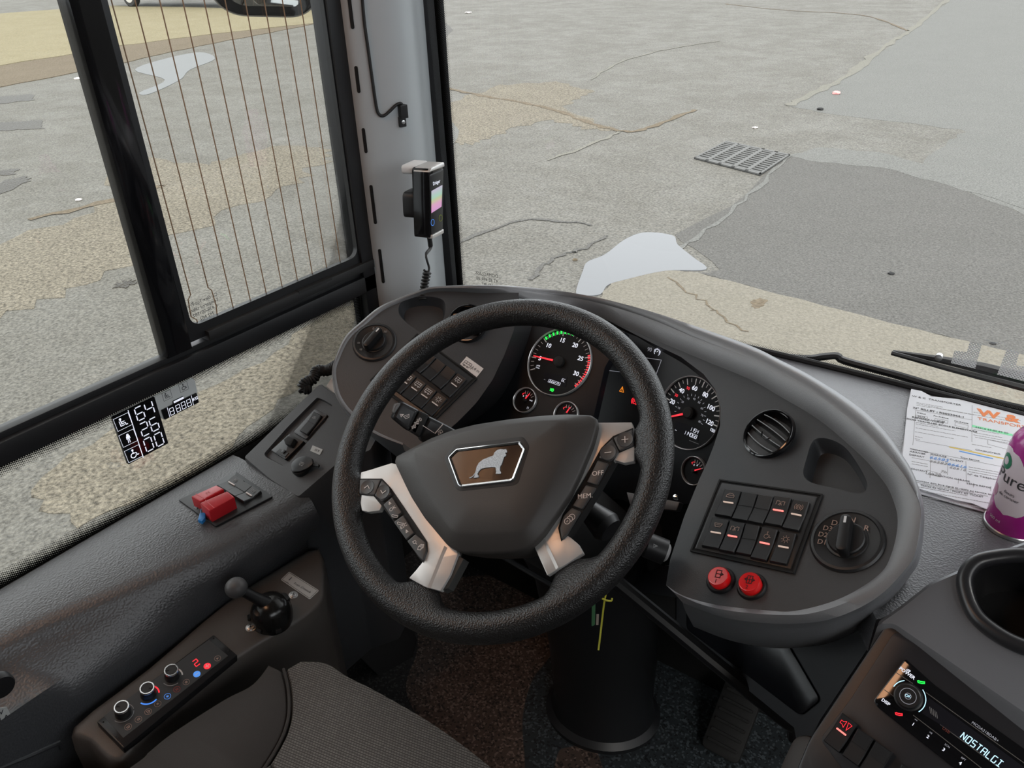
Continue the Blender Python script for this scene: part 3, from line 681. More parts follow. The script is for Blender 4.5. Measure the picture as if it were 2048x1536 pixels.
# black rubber seal on the windscreen side of the pillar + dotted frit
WS = Fr((-1.1,1.235,-.4), (0,-1,0))
bm = BM(); prism(bm, pf, [(-1.145,1.20),(-1.10,1.222),(-1.082,1.25),(-1.10,1.27),(-1.145,1.27)], -1.0, .70, 0); link('windscreen_seal', bm, black, t)
# cable with small sensor on pillar
cabpx = [(722,-30),(728,40),(736,100),(745,165),(752,212),(757,227),(766,231),(778,222),(790,210),(799,206),(804,212)]
P = []
for q in cabpx:
    r_ = onpillar(*q, .004)
    if r_: P.append(r_[0])
P = [tuple(p) for p in P]
t = thing('roof_cable', 'black cable running down the white pillar to a little clip', 'cable', P[-1])
bm = BM(); tube(bm, cat(P, 5, False), .0028, 8); link('cable', bm, rubber, t)
a, n = onpillar(803,222); f = Fr(a, n)
f.v = V((0,0,1)); f.u = f.v.cross(f.n)
bm = BM(); prism(bm, f, rrect(.015,.024,.001), 0, .011, .001); link('clip_block', bm, black, t)
a, n = onpillar(803,243); f2 = Fr(a, n); f2.v = V((0,0,1)); f2.u = f2.v.cross(f2.n)
bm = BM(); prism(bm, f2, rrect(.013,.018,.001), 0, .007, .001); link('foot', bm, black, t)
bm = BM(); lathe(bm, f2, [(.0035,.007),(.0035,.0085),(.002,.009)], n=16); link('screw', bm, steel, t)
# windscreen: slightly curved sheet in front
def wsy(x): return 1.315-.085*max(0, (-.1-x)/1.0)**2 if x < -.1 else 1.315-.085*max(0,(x-.3)/1.0)**2
def wsp(x, z): return V((x, wsy(x)-.012*(z+.7), z))
t = thing('window_2', 'large curved windscreen', 'window', (0,1.3,-.75)); t['kind'] = 'structure'; del t['category']
bm = BM(); prev = None
for i in range(25):
    x = -1.115+2.45*i/24; cur = [bm.verts.new(wsp(x, -.78)), bm.verts.new(wsp(x, .70))]
    if prev: bm.faces.new((prev[0], cur[0], cur[1], prev[1]))
    prev = cur
link('windscreen_glass', bm, glass, t)
def hit_ws(px, py, off=0):
    d = ray(px, py); k = 1.0
    for _ in range(30):
        p = d*k; k += (wsp(p.x, p.z).y-off-p.y)/d.y
    return d*k
def ws_sheet(name, px, m, par, off=.004, uvp=None, rows=20):  # quad lying on the windscreen
    b = BM(); uv = b.loops.layers.uv.new('UVMap'); P = [hit_ws(*q, off) for q in px]
    fc = b.faces.new([b.verts.new(p) for p in P])
    for lp, p in zip(fc.loops, P): lp[uv].uv = (p.x/.0046, (p.z+2)/.0046)
    return link(name, b, m, par, smooth=False)
# dotted band along the bottom edge and the left edge
b = BM(); uv = b.loops.layers.uv.new('UVMap'); acc = 0; xs = [-1.08+2.3*i/40 for i in range(41)]
ztop = lambda x: -.690+.0*x
for i in range(40):
    x0, x1 = xs[i], xs[i+1]; l = (wsp(x1,0)-wsp(x0,0)).length/.0036
    fc = b.faces.new([b.verts.new(wsp(x, z)-V((0,.003,0))) for x, z in ((x0,-.708),(x1,-.708),(x1,-.682),(x0,-.682))])
    for lp, q in zip(fc.loops, ((acc,0),(acc+l,0),(acc+l,7),(acc,7))): lp[uv].uv = q
    acc += l
link('frit', b, frit, t, smooth=False)
b = BM(); uv = b.loops.layers.uv.new('UVMap')
fc = b.faces.new([b.verts.new(p) for p in (wsp(-1.082,-.75)-V((0,.003,0)), wsp(-1.082,.6)-V((0,.003,0)), wsp(-1.058,.6)-V((0,.003,0)), wsp(-1.058,-.75)-V((0,.003,0)))])
for lp, q in zip(fc.loops, ((0,0),(375,0),(375,7),(0,7))): lp[uv].uv = q
link('frit', b, frit, t, smooth=False)
bm = BM(); prev = None
for i in range(41):
    x = xs[i]; cur = [bm.verts.new(wsp(x, -.80)-V((0,.004,0))), bm.verts.new(wsp(x, -.706)-V((0,.004,0)))]
    if prev: bm.faces.new((prev[0], cur[0], cur[1], prev[1]))
    prev = cur
link('frit_edge', bm, black, t)
wsf = Fr(hit_ws(975,557,.002), (0,-1,0)); 
backtext(['DOMAGLASS', 'AT E2 43R-00', 'AS1 M7'], wsf, 972, 553, .0105, darkgrey, t, (30,5))
for nm, P1, P2, lb in (('film_sticker', [(1939.7,683),(1963.8,688.4),(1950.6,737.5),(1901.6,726),(1909,701),(1933.4,704)], None, 'left of the two dotted translucent film pieces on the windscreen'), ('film_sticker', [(2013.8,697.8),(2039,704),(2031.9,730.6),(2066,735),(2062,766),(1994,749)], None, 'right one of the dotted translucent film pieces on the windscreen')):
    o = ws_sheet(nm, P1, mesh_dots, None, .004); tag(o, lb, 'sticker', None)
# wipers outside
def wp(px, py, off=-.05): return hit_ws(px, py, off)
t = thing('windscreen_wiper', 'black wiper arm and blade lying across the outside of the windscreen', 'wiper', wp(2048,780))
bm = BM(); tube(bm, [wp(1783,706), wp(1900,738), wp(2048,776), wp(2200,815)], [.004,.005,.006,.006], 6); link('blade', bm, rubber, t)
bm = BM(); tube(bm, [wp(1786,703,-.06), wp(1870,717,-.065), wp(1960,735,-.07), wp(2048,757,-.075), wp(2200,790,-.08)], [.003,.006,.010,.011,.011], 8); link('arm', bm, black, t)
a = wp(1878,714,-.05); f = Fr(a, (0,-1,0)); bm = BM(); lathe(bm, f, [(.006,-.004),(.006,.004),(.002,.005)], n=16); link('pivot', bm, steel, t)
bm = BM(); P = [wp(1440,690,-.03), wp(1560,712,-.03), wp(1615,717,-.03), wp(1650,713,-.03), wp(1675,712,-.03), wp(1690,722,-.03), wp(1800,752,-.03), wp(1920,788,-.03), wp(2060,822,-.03), wp(2200,850,-.03)]
tube(bm, cat([tuple(p) for p in P], 4, False), .007, 8); o = link('wiper_linkage', bm, black, None); tag(o, 'thick black wiper rod along the foot of the windscreen', 'wiper')
# outside rear-view mirror seen through the side glass
md = 2.3
mc = pt(545,-8,md); mf = Fr(mc, -ray(545,-8)); mf.turn((440,-5),(640,6))
t = thing('wing_mirror', 'black outside rear view mirror seen at the top of the side window', 'mirror', mc-V((0,0,.1)))
o1 = rnd(mf.Ls([(415,-190),(640,-190),(632,14),(600,36),(475,33),(440,16),(418,-12)]), .03)
bm = BM(); prism(bm, mf, o1, -.09, 0, .012); link('housing', bm, gloss, t)
bm = BM(); prism(bm, mf, rnd(mf.Ls([(448,-180),(612,-180),(600,14),(480,12),(452,-8)]), .02), -.001, .003, .001); link('mirror_glass', bm, mat('mirror', (.9,.9,.9), .03, metal=1), t)
a0 = pt(640,-20,md); bm = BM(); tube(bm, [a0, pt(665,-60,2.15), pt(700,-140,2.0)], .03, 10); link('arm', bm, black, t)
# ================================================================ INSTRUMENT BINNACLE
nR = N(61,-31); nL = N(58,35)
FR = Fr(ray(1513,1053)*1.0746, nR, None); FR.turn((1440.5,961.7),(1644.6,991.2))
FL = Fr(ray(848,760)*1.3555, nL, None); FL.turn((834.8,669.6),(953.2,758.1))
CL_ = Fr(ray(1120,725)*1.38, N(41,0)); CR_ = Fr(ray(1381,826)*1.32, N(25,-18))
# right-wing plane must pass through the same plane constant as measured
def c4(p): return [(x/2.954+1300, y/2.954+740) for x, y in p]
def c8(p): return [(x/4.5175+640, y/4.5175+560) for x, y in p]
def c7(p): return [(x/3.8391+340, y/3.8391+680) for x, y in p]
def c6(p): return [(x/2.9257, y/2.9257+1050) for x, y in p]
def c5(p): return [(x/3.5225+1560, y/3.5225+1100) for x, y in p]
def cA(p): return [(x/2.6947+640, y/2.6947+540) for x, y in p]
def cB(p): return [(x/2.6947+640, y/2.6947+850) for x, y in p]
def wing(px, py, h=0, t=None):                              # point on left plane (t=0), right plane (t=1) or between
    if t == 0: return FL.W(px, py, h)
    if t == 1: return FR.W(px, py, h)
    return FL.W(px, py, h)*(1-t)+FR.W(px, py, h)*t
# stations round the hood: outer, seam, crease (pixels), wing blend t, heights (outer, seam)
ST = [((806,893),(806,890),(806,886),0,-.006,.0),((744,868),(746,865),(748,860),0,-.006,.002),((698,830),(701,828),(705,823),0,-.006,.003),
((679,806),(682,804),(687,801),0,-.006,.003),((668,781),(671,780),(677,778),0,-.006,.003),((664,744),(667,744),(672,744),0,-.006,.003),((671,715),(674,716),(679,718),0,-.006,.003),
((691,673),(694,675),(699,678),0,-.006,.003),((722,644),(725,646),(730,650),0,-.006,.003),((757,615),(760,618),(765,622),0,-.005,.004),
((795,597),(797,600),(800,605),0,-.003,.004),((828,584),(829,588),(831,594),0,0,.006),((861,574),(861,578),(862,584),0,.004,.008),
((905,571),(905,576),(906,583),0,.008,.010),((950,570),(955,577),(960,586),0,.012,.012),((1010,571),(1018,579),(1038,595),.08,.018,.016),
((1100,579),(1105,589),(1120,615),.4,.022,.018),((1180,592),(1176,601),(1168,627),.7,.024,.019),((1240,606),(1238,617),(1216,641),1,.026,.020),
((1312,626),(1312,642),(1312,681),1,.024,.020),((1390,652),(1390,675),(1406,720),1,.022,.020),((1500,691),(1500,717),(1500,759),1,.018,.020),
((1560,720),(1560,746),(1560,793),1,.016,.020),((1622,752),(1620,779),(1638,840),1,.015,.020),((1701,802),(1690,829),(1716,906),1,.013,.020),
((1760,852),(1747,879),(1750,942),1,.011,.019),((1804,909),(1795,932),(1775,975),1,.009,.018),((1829,952),(1822,972),(1789,1008),1,.006,.016),
((1843,999),(1840,1012),(1795,1035),1,.0,.014),((1844,1046),(1840,1052),(1793,1068),1,-.006,.010),((1835,1109),(1829,1110),(1782,1110),1,-.012,.006),
((1815,1143),(1808,1142),(1764,1143),1,-.018,.004),((1776,1188),(1768,1184),(1719,1177),1,-.024,.002),((1730,1222),(1722,1214),(1659,1205),1,-.026,.0),
((1674,1248),(1668,1236),(1588,1222),1,-.028,-.002),((1617,1259),(1610,1246),(1537,1221),1,-.028,-.003),((1540,1262),(1532,1246),(1435,1210),1,-.028,-.003),
((1450,1248),(1445,1234),(1368,1192),1,-.028,-.003),((1370,1220),(1365,1205),(1332,1170),1,-.028,-.003)]
bin_ = thing('instrument_binnacle', 'large dark grey oval dashboard pod behind the steering wheel', 'dashboard', (-.52,.9,-.75))
def dense(idx, hh):
    P = []
    for s in ST:
        q = s[idx]; h = {0:s[4],1:s[5],2:0}[idx] if hh is None else hh
        P.append(tuple(wing(q[0], q[1], h, s[3])))
    return [V(p) for p in cat(P, 5, False)]
out_, seam_, cre_ = dense(0, None), dense(1, None), dense(2, None)
nn = len(out_); pn = N(60,0)
mid_ = []
for i in range(nn):
    m = (seam_[i]+cre_[i])/2; wd = (seam_[i]-cre_[i]).length; mid_.append(m+pn*min(.006, wd*.18))
s1_ = [seam_[i]-pn*.0012+(out_[i]-seam_[i])*.03 for i in range(nn)]
s2_ = [seam_[i]+(out_[i]-seam_[i])*.10 for i in range(nn)]
o1_ = [(s2_[i]+out_[i])/2+pn*min(.003,(out_[i]-s2_[i]).length*.2) for i in range(nn)]
cen = sum(out_, V((0,0,0)))/nn
bk1, bk2 = [], []
for i in range(nn):
    d = (out_[i]-cen); d = (d-pn*d.dot(pn)).normalized()
    bk1.append(out_[i]+d*.003-pn*.012); bk2.append(out_[i]-d*.01-pn*.10)
bm = BM(); rings = [addring(bm, r) for r in (cre_, mid_, seam_, s1_, s2_, o1_, out_, bk1, bk2)]
for a, b in zip(rings, rings[1:]): bridge(bm, a, b, False)
link('hood', bm, hoodm, bin_, angle=60)
def hole_px(f, px, k=5): return cat(f.Ls(px), k)
# openings: left cubby, right cubby, vents, knobs are laid on top
cubL = c8([(710,285),(722,215),(790,168),(900,150),(1020,152),(1120,190),(1130,300),(1090,420),(1010,500),(920,480),(800,400),(735,340)])
cubR = c4([(905,600),(925,520),(950,440),(985,405),(1060,408),(1150,455),(1230,560),(1283,670),(1262,722),(1200,728),(1100,700),(985,675),(925,648)])
OL = [(1038,595),(1036,625),(1027,662),(1008,712),(985,760),(953,805),(913,846),(868,882)]
OR = [(1216,641),(1300,684),(1362,714),(1407,748),(1430,778),(1441,814),(1440,852),(1428,890),(1415,923),(1398,960),(1368,1034),(1340,1120)]
def face(f, idx0, idx1, opening, holes, t):
    pts = [cre_[i] for i in range(idx0*5, min(idx1*5+1, nn))]
    loc = [((p-f.o).dot(f.u), (p-f.o).dot(f.v)) for p in pts]
    return loc+f.Ls(opening)
ventLc, ventRc = (934,648), (1538,868)
VR = .046
def circ(f, px, r, n=40):
    u, v = f.L(*px); return [(u+r*cos(2*pi*i/n), v+r*sin(2*pi*i/n)) for i in range(n)]
hl = hole_px(FL, cubL); hr = hole_px(FR, cubR)
ventLf = FL.at(*ventLc); ventRf = FR.at(*ventRc)
bm = BM(); holed(bm, FL, face(FL, 0, 15, OL[1:], [], 0)+FL.Ls([(830,905)]), [hl]); link('left_wing_panel', bm, plastic, bin_)
bm = BM(); holed(bm, FR, face(FR, 18, 38, OR[:0:-1], [], 1), [hr]); link('right_wing_panel', bm, plastic, bin_)
def tray(f, pts, depth, name):
    bm = BM(); a = addring(bm, [f.P(u, v, 0) for u, v in pts]); b = addring(bm, [f.P(u, v, -.003) for u, v in inset(pts, .0015)])
    cpt = sum((V(p) for p in pts), V((0,0)))/len(pts)
    c = addring(bm, [f.P(*(cpt+(V(p)-cpt)*.90), -depth+.004) for p in pts]); d = addring(bm, [f.P(*(cpt+(V(p)-cpt)*.84), -depth) for p in pts])
    bridge(bm, a, b); bridge(bm, b, c); bridge(bm, c, d); cap(bm, d); link(name, bm, plastic, bin_)
tray(FL, hl, .022, 'storage_tray'); tray(FR, hr, .024, 'storage_tray')
# walls that lead from the wings down to the gauge face
bm = BM()
A_ = [FL.W(*q) for q in OL]; B_ = [CL_.W(q[0]+(34 if i < 6 else 20), q[1]+4) for i, q in enumerate(OL)]
M_ = [A_[i]*.45+B_[i]*.55-pn*.008 for i in range(len(A_))]; B_ = [b-CL_.n*.004 for b in B_]
def ds(P): return [V(p) for p in cat([tuple(p) for p in P], 5, False)]
r_ = [addring(bm, ds(x)) for x in (A_, M_, B_)]
bridge(bm, r_[0], r_[1], False); bridge(bm, r_[1], r_[2], False)
A2 = [FR.W(*q) for q in OR]; A2s = ds(A2); r_ = [addring(bm, [p+dd for p in A2s]) for dd in (V((0,0,0)), -nR*.002, -nR*.09+V((.01,0,0)))]
bridge(bm, r_[0], r_[1], False); bridge(bm, r_[1], r_[2], False)
top = [cre_[i] for i in range(15*5, 18*5+1)]; r_ = [addring(bm, [p+dd for p in top]) for dd in (V((0,0,0)), -pn*.10)]; bridge(bm, r_[0], r_[1], False)
link('cluster_surround', bm, mat('surround plastic', (.014,.014,.016), .5, bump=.2, scale=900), bin_)
# ---------------- gauge cluster
clm = mat('cluster face plastic', (.009,.010,.013), .42, spec=.3)
cl = thing('gauge_cluster', 'black gauge cluster with two large dials and lit warning symbols', 'gauges', CL_.W(1150,860))
bm = BM(); pprism(bm, CL_, [(1000,610),(1038,603),(1120,622),(1168,634),(1216,648),(1250,664),(1210,735),(1165,930),(850,930),(880,850)], -.02, 0, .001); link('left_face', bm, clm, cl)
bm = BM(); pprism(bm, CR_, [(1250,664),(1312,688),(1406,727),(1480,800),(1450,1000),(1350,1010),(1150,990),(1165,930),(1210,735)], -.03, 0, .001); link('right_face', bm, clm, cl)
mat('bezel silver', (.7,.7,.7), .25, metal=.5)
dialm = mat('dial face', (.004,.004,.005), .55, spec=.2)
def dial(f0, px, r, name):
    f = f0.at(*px); f = Fr(f.o, f0.n)
    bm = BM(); lathe(bm, f, [(r+.0008,-.001),(r+.0008,.006),(r,.0068),(r-.0008,.006),(r-.001,.002)], capend=False, n=90); o = None
    b2 = BM(); disc(b2, f, 0, 0, r-.0005, .0015, 90); o = link(name, b2, dialm, cl); link('bezel', bm, MAT['bezel silver'], o)
    return f, o
def ticks(f, o, defs, m, name='scale_marks'):
    bm = BM()
    for a, r0, r1, wd in defs:
        a = radians(a); stroke(bm, f, [(r0*cos(a), r0*sin(a)), (r1*cos(a), r1*sin(a))], wd, .0018)
    link(name, bm, m, o)
def needle(f, o, a, r0, r1, wd, m=redl):
    a = radians(a); bm = BM(); d = V((cos(a), sin(a))); q = V((-d.y, d.x))
    prism(bm, f, [tuple(d*r0-q*wd), tuple(d*r1-q*wd*.45), tuple(d*r1+q*wd*.45), tuple(d*r0+q*wd)], .005, .0062); link('needle', bm, m, o)
# tachometer
PXM = 1380/1600.
r0 = .0595
tf, to = dial(CL_, (1120,725), r0, 'tachometer')
def ta(v): return 194-(v)*(214/32)                           # dial angle for a reading, degrees
def angpx(f, px, py):
    u, v = f.L(px, py); return math.degrees(atan2(v, u))
K7 = lambda x, y: (x/6.98+1020, y/6.98+630)
a5, a30 = angpx(tf, *K7(300,588)), angpx(tf, *K7(1045,905))
if a5 < 0: a5 += 360
st_ = (a5-a30)/25.0
ta = lambda v: a5-(v-5)*st_
maj = [(ta(v), r0*.80, r0*.94, .0016) for v in (2,5,10,15,20,25,30)]
minr = [(ta(v), r0*.84, r0*.93, .0008) for v in range(2, 33) if v not in (2,5,10,15,20,25,30)]
ticks(tf, to, maj+minr, white)
for v in (5,10,15,20,25,30):
    a = radians(ta(v)); k = .66; text('numeral', str(v), tf, r0*k*cos(a), r0*k*sin(a), .0078, .0018, whitel, to, bold=.0002)
bm = BM()
for v in range(10, 18):
    a = radians(ta(v+.5)); prism(bm, tf.rot(a), [(r0*.86,-.0017),(r0*.955,-.0017),(r0*.955,.0017),(r0*.86,.0017)], .0016, .0022)
link('green_segments', bm, greenl, to)
bm = BM()
for k in range(15):
    v = 24.5+k*.5 if 0 else 24.4+k*(8.2/15); a = radians(ta(v+.25)); prism(bm, tf.rot(a), [(r0*.885,-.0011),(r0*.955,-.0011),(r0*.955,.0011),(r0*.885,.0011)], .0016, .0022)
link('red_segments', bm, redl, to)
needle(tf, to, angpx(tf, *K7(330,577)), r0*.20, r0*.86, .0017)
bm = BM(); lathe(bm, tf, [(r0*.16,.0015),(r0*.155,.008),(r0*.10,.010)], n=32); link('needle_hub', bm, blackm, to)
def pseg(f, s, px, py, cw, ch, wd, h, m, par, name='readout', d=(10,3.3), slant=.0, **k):
    u, v = f.L(px, py); bm = BM(); seg(bm, f, s, u, v, cw, ch, wd, h, rot=pdir(f, px, py, d), slant=slant, **k); return link(name, bm, m, par)
bm = BM(); pprism(bm, tf, [K7(480,800),K7(800,865),K7(780,1010),K7(462,940)], .0014, .002); link('lcd_window', bm, lcdm, to)
pseg(tf, '066659.3', *K7(536,938), .0026, .0052, .00045, .0021, whitel, to, slant=.12)
pseg(tf, '6C', *K7(722,928), .0028, .0052, .00045, .0021, whitel, to, slant=.12)
text('unit_mark', 'km', tf, *tf.L(*K7(492,905)), .0018, .0018, dimw, to)
text('unit_mark', 'x100', tf, *tf.L(*K7(402,712)), .0026, .0018, whitel, to); text('unit_mark', '1/min', tf, *tf.L(*K7(392,740)), .0026, .0018, whitel, to)
bm = BM(); u, v = tf.L(*K7(590,1048)); icon(bm, tf, 'headlamp', u+.0006, v, .0042, .0018, .0011); link('headlamp_symbol', bm, greenl, to)
# speedometer
K5 = lambda x, y: (x/5.483+1300, y/5.483+720)
r1_ = .0590
sf, so_ = dial(CR_, (1381.5,826), r1_, 'speedometer')
a20, a60, a120 = angpx(sf, *K5(190,420)), angpx(sf, *K5(518,205)), angpx(sf, *K5(755,733))
if a20 < a60: a20 += 360
def sa(v): return a20+(v-20)*(a60-a20)/40 if v <= 60 else a60+(v-60)*(a120-a60)/60
ticks(sf, so_, [(sa(v), r1_*.79, r1_*.94, .0017) for v in range(0, 121, 10)]+[(sa(v), r1_*.85, r1_*.94, .0009) for v in range(5, 125, 10)], white)
for v in (20,40,60,80,100,120):
    a = radians(sa(v)); text('numeral', str(v), sf, r1_*.68*cos(a), r1_*.68*sin(a), .0076, .0018, whitel, so_, bold=.0002)
for v in (30,50):
    a = radians(sa(v)); text('numeral', str(v), sf, r1_*.68*cos(a), r1_*.68*sin(a), .0050, .0018, redl, so_)
text('numeral', '125', sf, *sf.L(*K5(692,772)), .0046, .0018, whitel, so_, bold=.0002)
am = lambda v: sa(v*1.609)
ticks(sf, so_, [(am(v), r1_*.47, r1_*.52, .0007) for v in range(0, 81, 5)], dimw, 'inner_marks')
for v in (10,20,30,40,50,60,70,80):
    a = radians(am(v)); text('inner_numeral', str(v), sf, r1_*.40*cos(a), r1_*.40*sin(a), .0036, .0018, dimw, so_)
needle(sf, so_, angpx(sf, *K5(230,627)), r1_*.20, r1_*.80, .0017)
bm = BM(); lathe(bm, sf, [(r1_*.17,.0015),(r1_*.165,.008),(r1_*.12,.010)], n=32); link('needle_hub', bm, blackm, so_)
bm = BM(); pprism(bm, sf, [K5(290,670),K5(545,760),K5(525,890),K5(272,770)], .0014, .002); link('lcd_window', bm, lcdm, so_)
pseg(sf, '114068', *K5(372,808), .0034, .0062, .0006, .0021, whitel, so_, d=(10,4.2), slant=.12)
pseg(sf, '1154', *K5(438,772), .0034, .0062, .0006, .0021, whitel, so_, d=(10,4.2), slant=.12)
text('unit_mark', 'km', sf, *sf.L(*K5(292,770)), .002, .0018, whitel, so_)
bm = BM(); stroke(bm, sf, [sf.L(*K5(440,882)), sf.L(*K5(540,922))], .0008, .0018); link('maker_line', bm, greyp, so_)
# small gauges
def small(f0, px, r, name, na, num, red0):
    f, o = dial(f0, px, r, name)
    ticks(f, o, [(a, r*.55, r*.78, .0007) for a in (112,95,78,60,42)], white)
    bm = BM(); P = [(r*.62*cos(radians(a)), r*.62*sin(radians(a))) for a in range(112, 140, 5)]
    stroke(bm, f, P, .0008, .0018); stroke(bm, f, [P[-1], (r*.50*cos(radians(137)), r*.50*sin(radians(137)))], .0008, .0018); link('red_band', bm, redl, o)
    for s, a, k in num: text('numeral', s, f, r*k*cos(radians(a)), r*k*sin(radians(a)), .0030 if len(s) < 3 else .0022, .0018, whitel, o)
    needle(f, o, na, r*.12, r*.66, .0011); bm = BM(); lathe(bm, f, [(r*.17,.0015),(r*.16,.006),(r*.1,.007)], n=24); link('needle_hub', bm, blackm, o)
    return f, o
f_, o_ = small(CL_, K7(220,1195), .0218, 'fuel_gauge', 68, [('0',138,.40),('½',100,.38),('MAX',14,.52)], 1)
bm = BM(); icon(bm, f_, 'fuel', .010, -.011, .0024, .0018, .0004); link('fuel_symbol', bm, dimw, o_)
small(CL_, K7(793,1395), .0218, 'coolant_gauge', 76, [], 1)
small(CR_, K5(495,1215), .0225, 'pressure_gauge', 40, [('0',120,.40),('8',85,.45)], 1)
# centre display and warning lights
K3 = lambda x, y: (x/3.84+1000, y/3.84+600)
df = CR_
bm = BM()
P = df.Ls([K3(760,380),K3(1243,462),K3(1205,575),K3(880,560),K3(832,540)]); P = df.Ls([(1226,706),(1323.7,720.3),(1312,752),(1217,741)])
stroke(bm, df, P, .0009, .001, True); link('display_frame', bm, dimw, cl)
bm = BM(); icon(bm, df, 'gauge', *df.L(*K3(1212,395)), .0062, .001, .0008, pdir(df, *K3(1212,395), (10,4))); link('cruise_symbol', bm, whitel, cl)
text('display_text', '90', df, *df.L(*K3(1152,382)), .0072, .001, dimw, cl, rot=pdir(df, *K3(1152,382), (10,2.2)))
bm = BM(); icon(bm, df, 'warn', *df.L(*K3(940,687)), .0060, .001, .0009, pdir(df, *K3(940,687), (10,3))); link('warning_symbol', bm, orangel, cl)
bm = BM(); icon(bm, df, 'park', *df.L(*K3(1035,778)), .0068, .001, .0011, pdir(df, *K3(1035,778), (10,3))); link('parking_brake_symbol', bm, redl, cl)
# ---------------- round air vents
def vent(f, r, name, lab, slat_rot, tilt=None):
    t = thing(name, lab, 'air vent', f.o)
    bm = BM(); lathe(bm, f, [(r+.003,-.002),(r+.003,.002),(r+.0015,.005),(r,.0055),(r-.0015,.004),(r-.003,-.012)], capend=False, n=72); link('ring', bm, gloss, t)
    bm = BM(); lathe(bm, f, [(r-.004,-.020),(r-.004,-.016)], n=48); link('duct', bm, blackm, t)
    for k in range(6):
        x = (-1+2*(k+.5)/6)*r*.86; hw = sqrt(max(0, (r*.88)**2-x*x)); g = f.rot(slat_rot); bm = BM(); P0, P1 = [], []
        for j in range(13):
            y = -hw+2*hw*j/12; bow = .30*x*(1-(y/r)**2); P0.append(g.P(y, x+bow, .003)); P1.append(g.P(y, x+bow-.007, -.012))
        for (A, B) in ((P0, P1),):
            ra, rb = addring(bm, A), addring(bm, B); rc, rd = addring(bm, [p+g.v*.0013 for p in A]), addring(bm, [p+g.v*.0013 for p in B])
            bridge(bm, ra, rb, False); bridge(bm, rc, rd, False); bridge(bm, ra, rc, False)
        link('slat', bm, gloss if k % 1 == 0 else black, t)
    g = f.rot(slat_rot); bm = BM(); tube(bm, [g.P(*q, .0035) for q in arc(0, 0, r*.26, 200, 340, 12)], .0008, 6); link('thumb_grip', bm, gloss, t)
    return t
fv = Fr(FR.W(*ventRc, .006), N(47,-33)); vent(fv, .0345, 'air_vent', 'round gloss black air vent beside the speedometer', radians(2))
fv = Fr(FL.W(*ventLc, .006), N(44,22)); vent(fv, .0330, 'air_vent', 'round gloss black air vent partly behind the top of the steering wheel', radians(5))
# ---------------- rotary knobs
def rotary(f, r, name, lab, cat_, da, marks, kr=.62):
    t = thing(name, lab, cat_, f.o)
    bm = BM(); lathe(bm, f, [(r+.002,-.001),(r+.002,.0015),(r,.004),(r-.003,.0045),(r-.004,.003),(r*.60,.0015),(r*.58,.003),(r*.55,.0035)], n=72); link('dial', bm, swm, t)
    g = f.rot(da); L = r*.60; W_ = r*.150
    bm = BM(); lathe(bm, f, [(r*.52,.003),(r*.52,.006),(r*.49,.0075)], n=48)
    prism(bm, g, rrect(L*2, W_*2.1, W_*.9, 0, 0), .004, .021, .0022); k = link('knob', bm, black, t)
    bm = BM(); prism(bm, g, rrect(r*.22, r*.07, .0005, L*.68, 0), .021, .0213); link('pointer_line', bm, white, k)
    for (s, px, py, sz, m) in marks:
        if s in ICON: bm = BM(); icon(bm, f, s, *f.L(px, py), sz, .0042, .0005, pdir(f, px, py, (10,1))); link('symbol', bm, m, t)
        else: text('letter', s, f, *f.L(px, py), sz, .0042, m, t, rot=pdir(f, px, py, (10,1.5)))
fk = FR.at(1694.5,1082); a = pdir(fk, 1686,1105, (8,-52), .02)
pal = mat('faint peach print', (.45,.30,.24), .5)
rotary(fk, .0405, 'gear_selector', 'round gear selector dial with letters R N D at the right of the pod', 'knob', a,
  [('N',*c4([(1200,898)])[0],.0075,pal),('R',*c4([(1283,948)])[0],.0075,pal),('D',*c4([(1095,916)])[0],.0075,pal),('D3',*c4([(1055,948)])[0],.0066,pal),('D2',*c4([(1027,985)])[0],.0066,pal),('D1',*c4([(1022,1028)])[0],.0066,pal)])
fk = FL.at(749,685); a = pdir(fk, 740,696, (22,-26), .02)
rotary(fk, .0365, 'light_switch', 'round headlamp switch at the left end of the pod', 'knob', a,
  [('0',*c8([(487,452)])[0],.0045,greyp),('rays',*c8([(542,455)])[0],.0032,greyp),('headlamp',*c8([(598,478)])[0],.0030,greyp),('fog',*c8([(352,580)])[0],.0030,greyp),('fog',*c8([(372,638)])[0],.0030,greyp)])
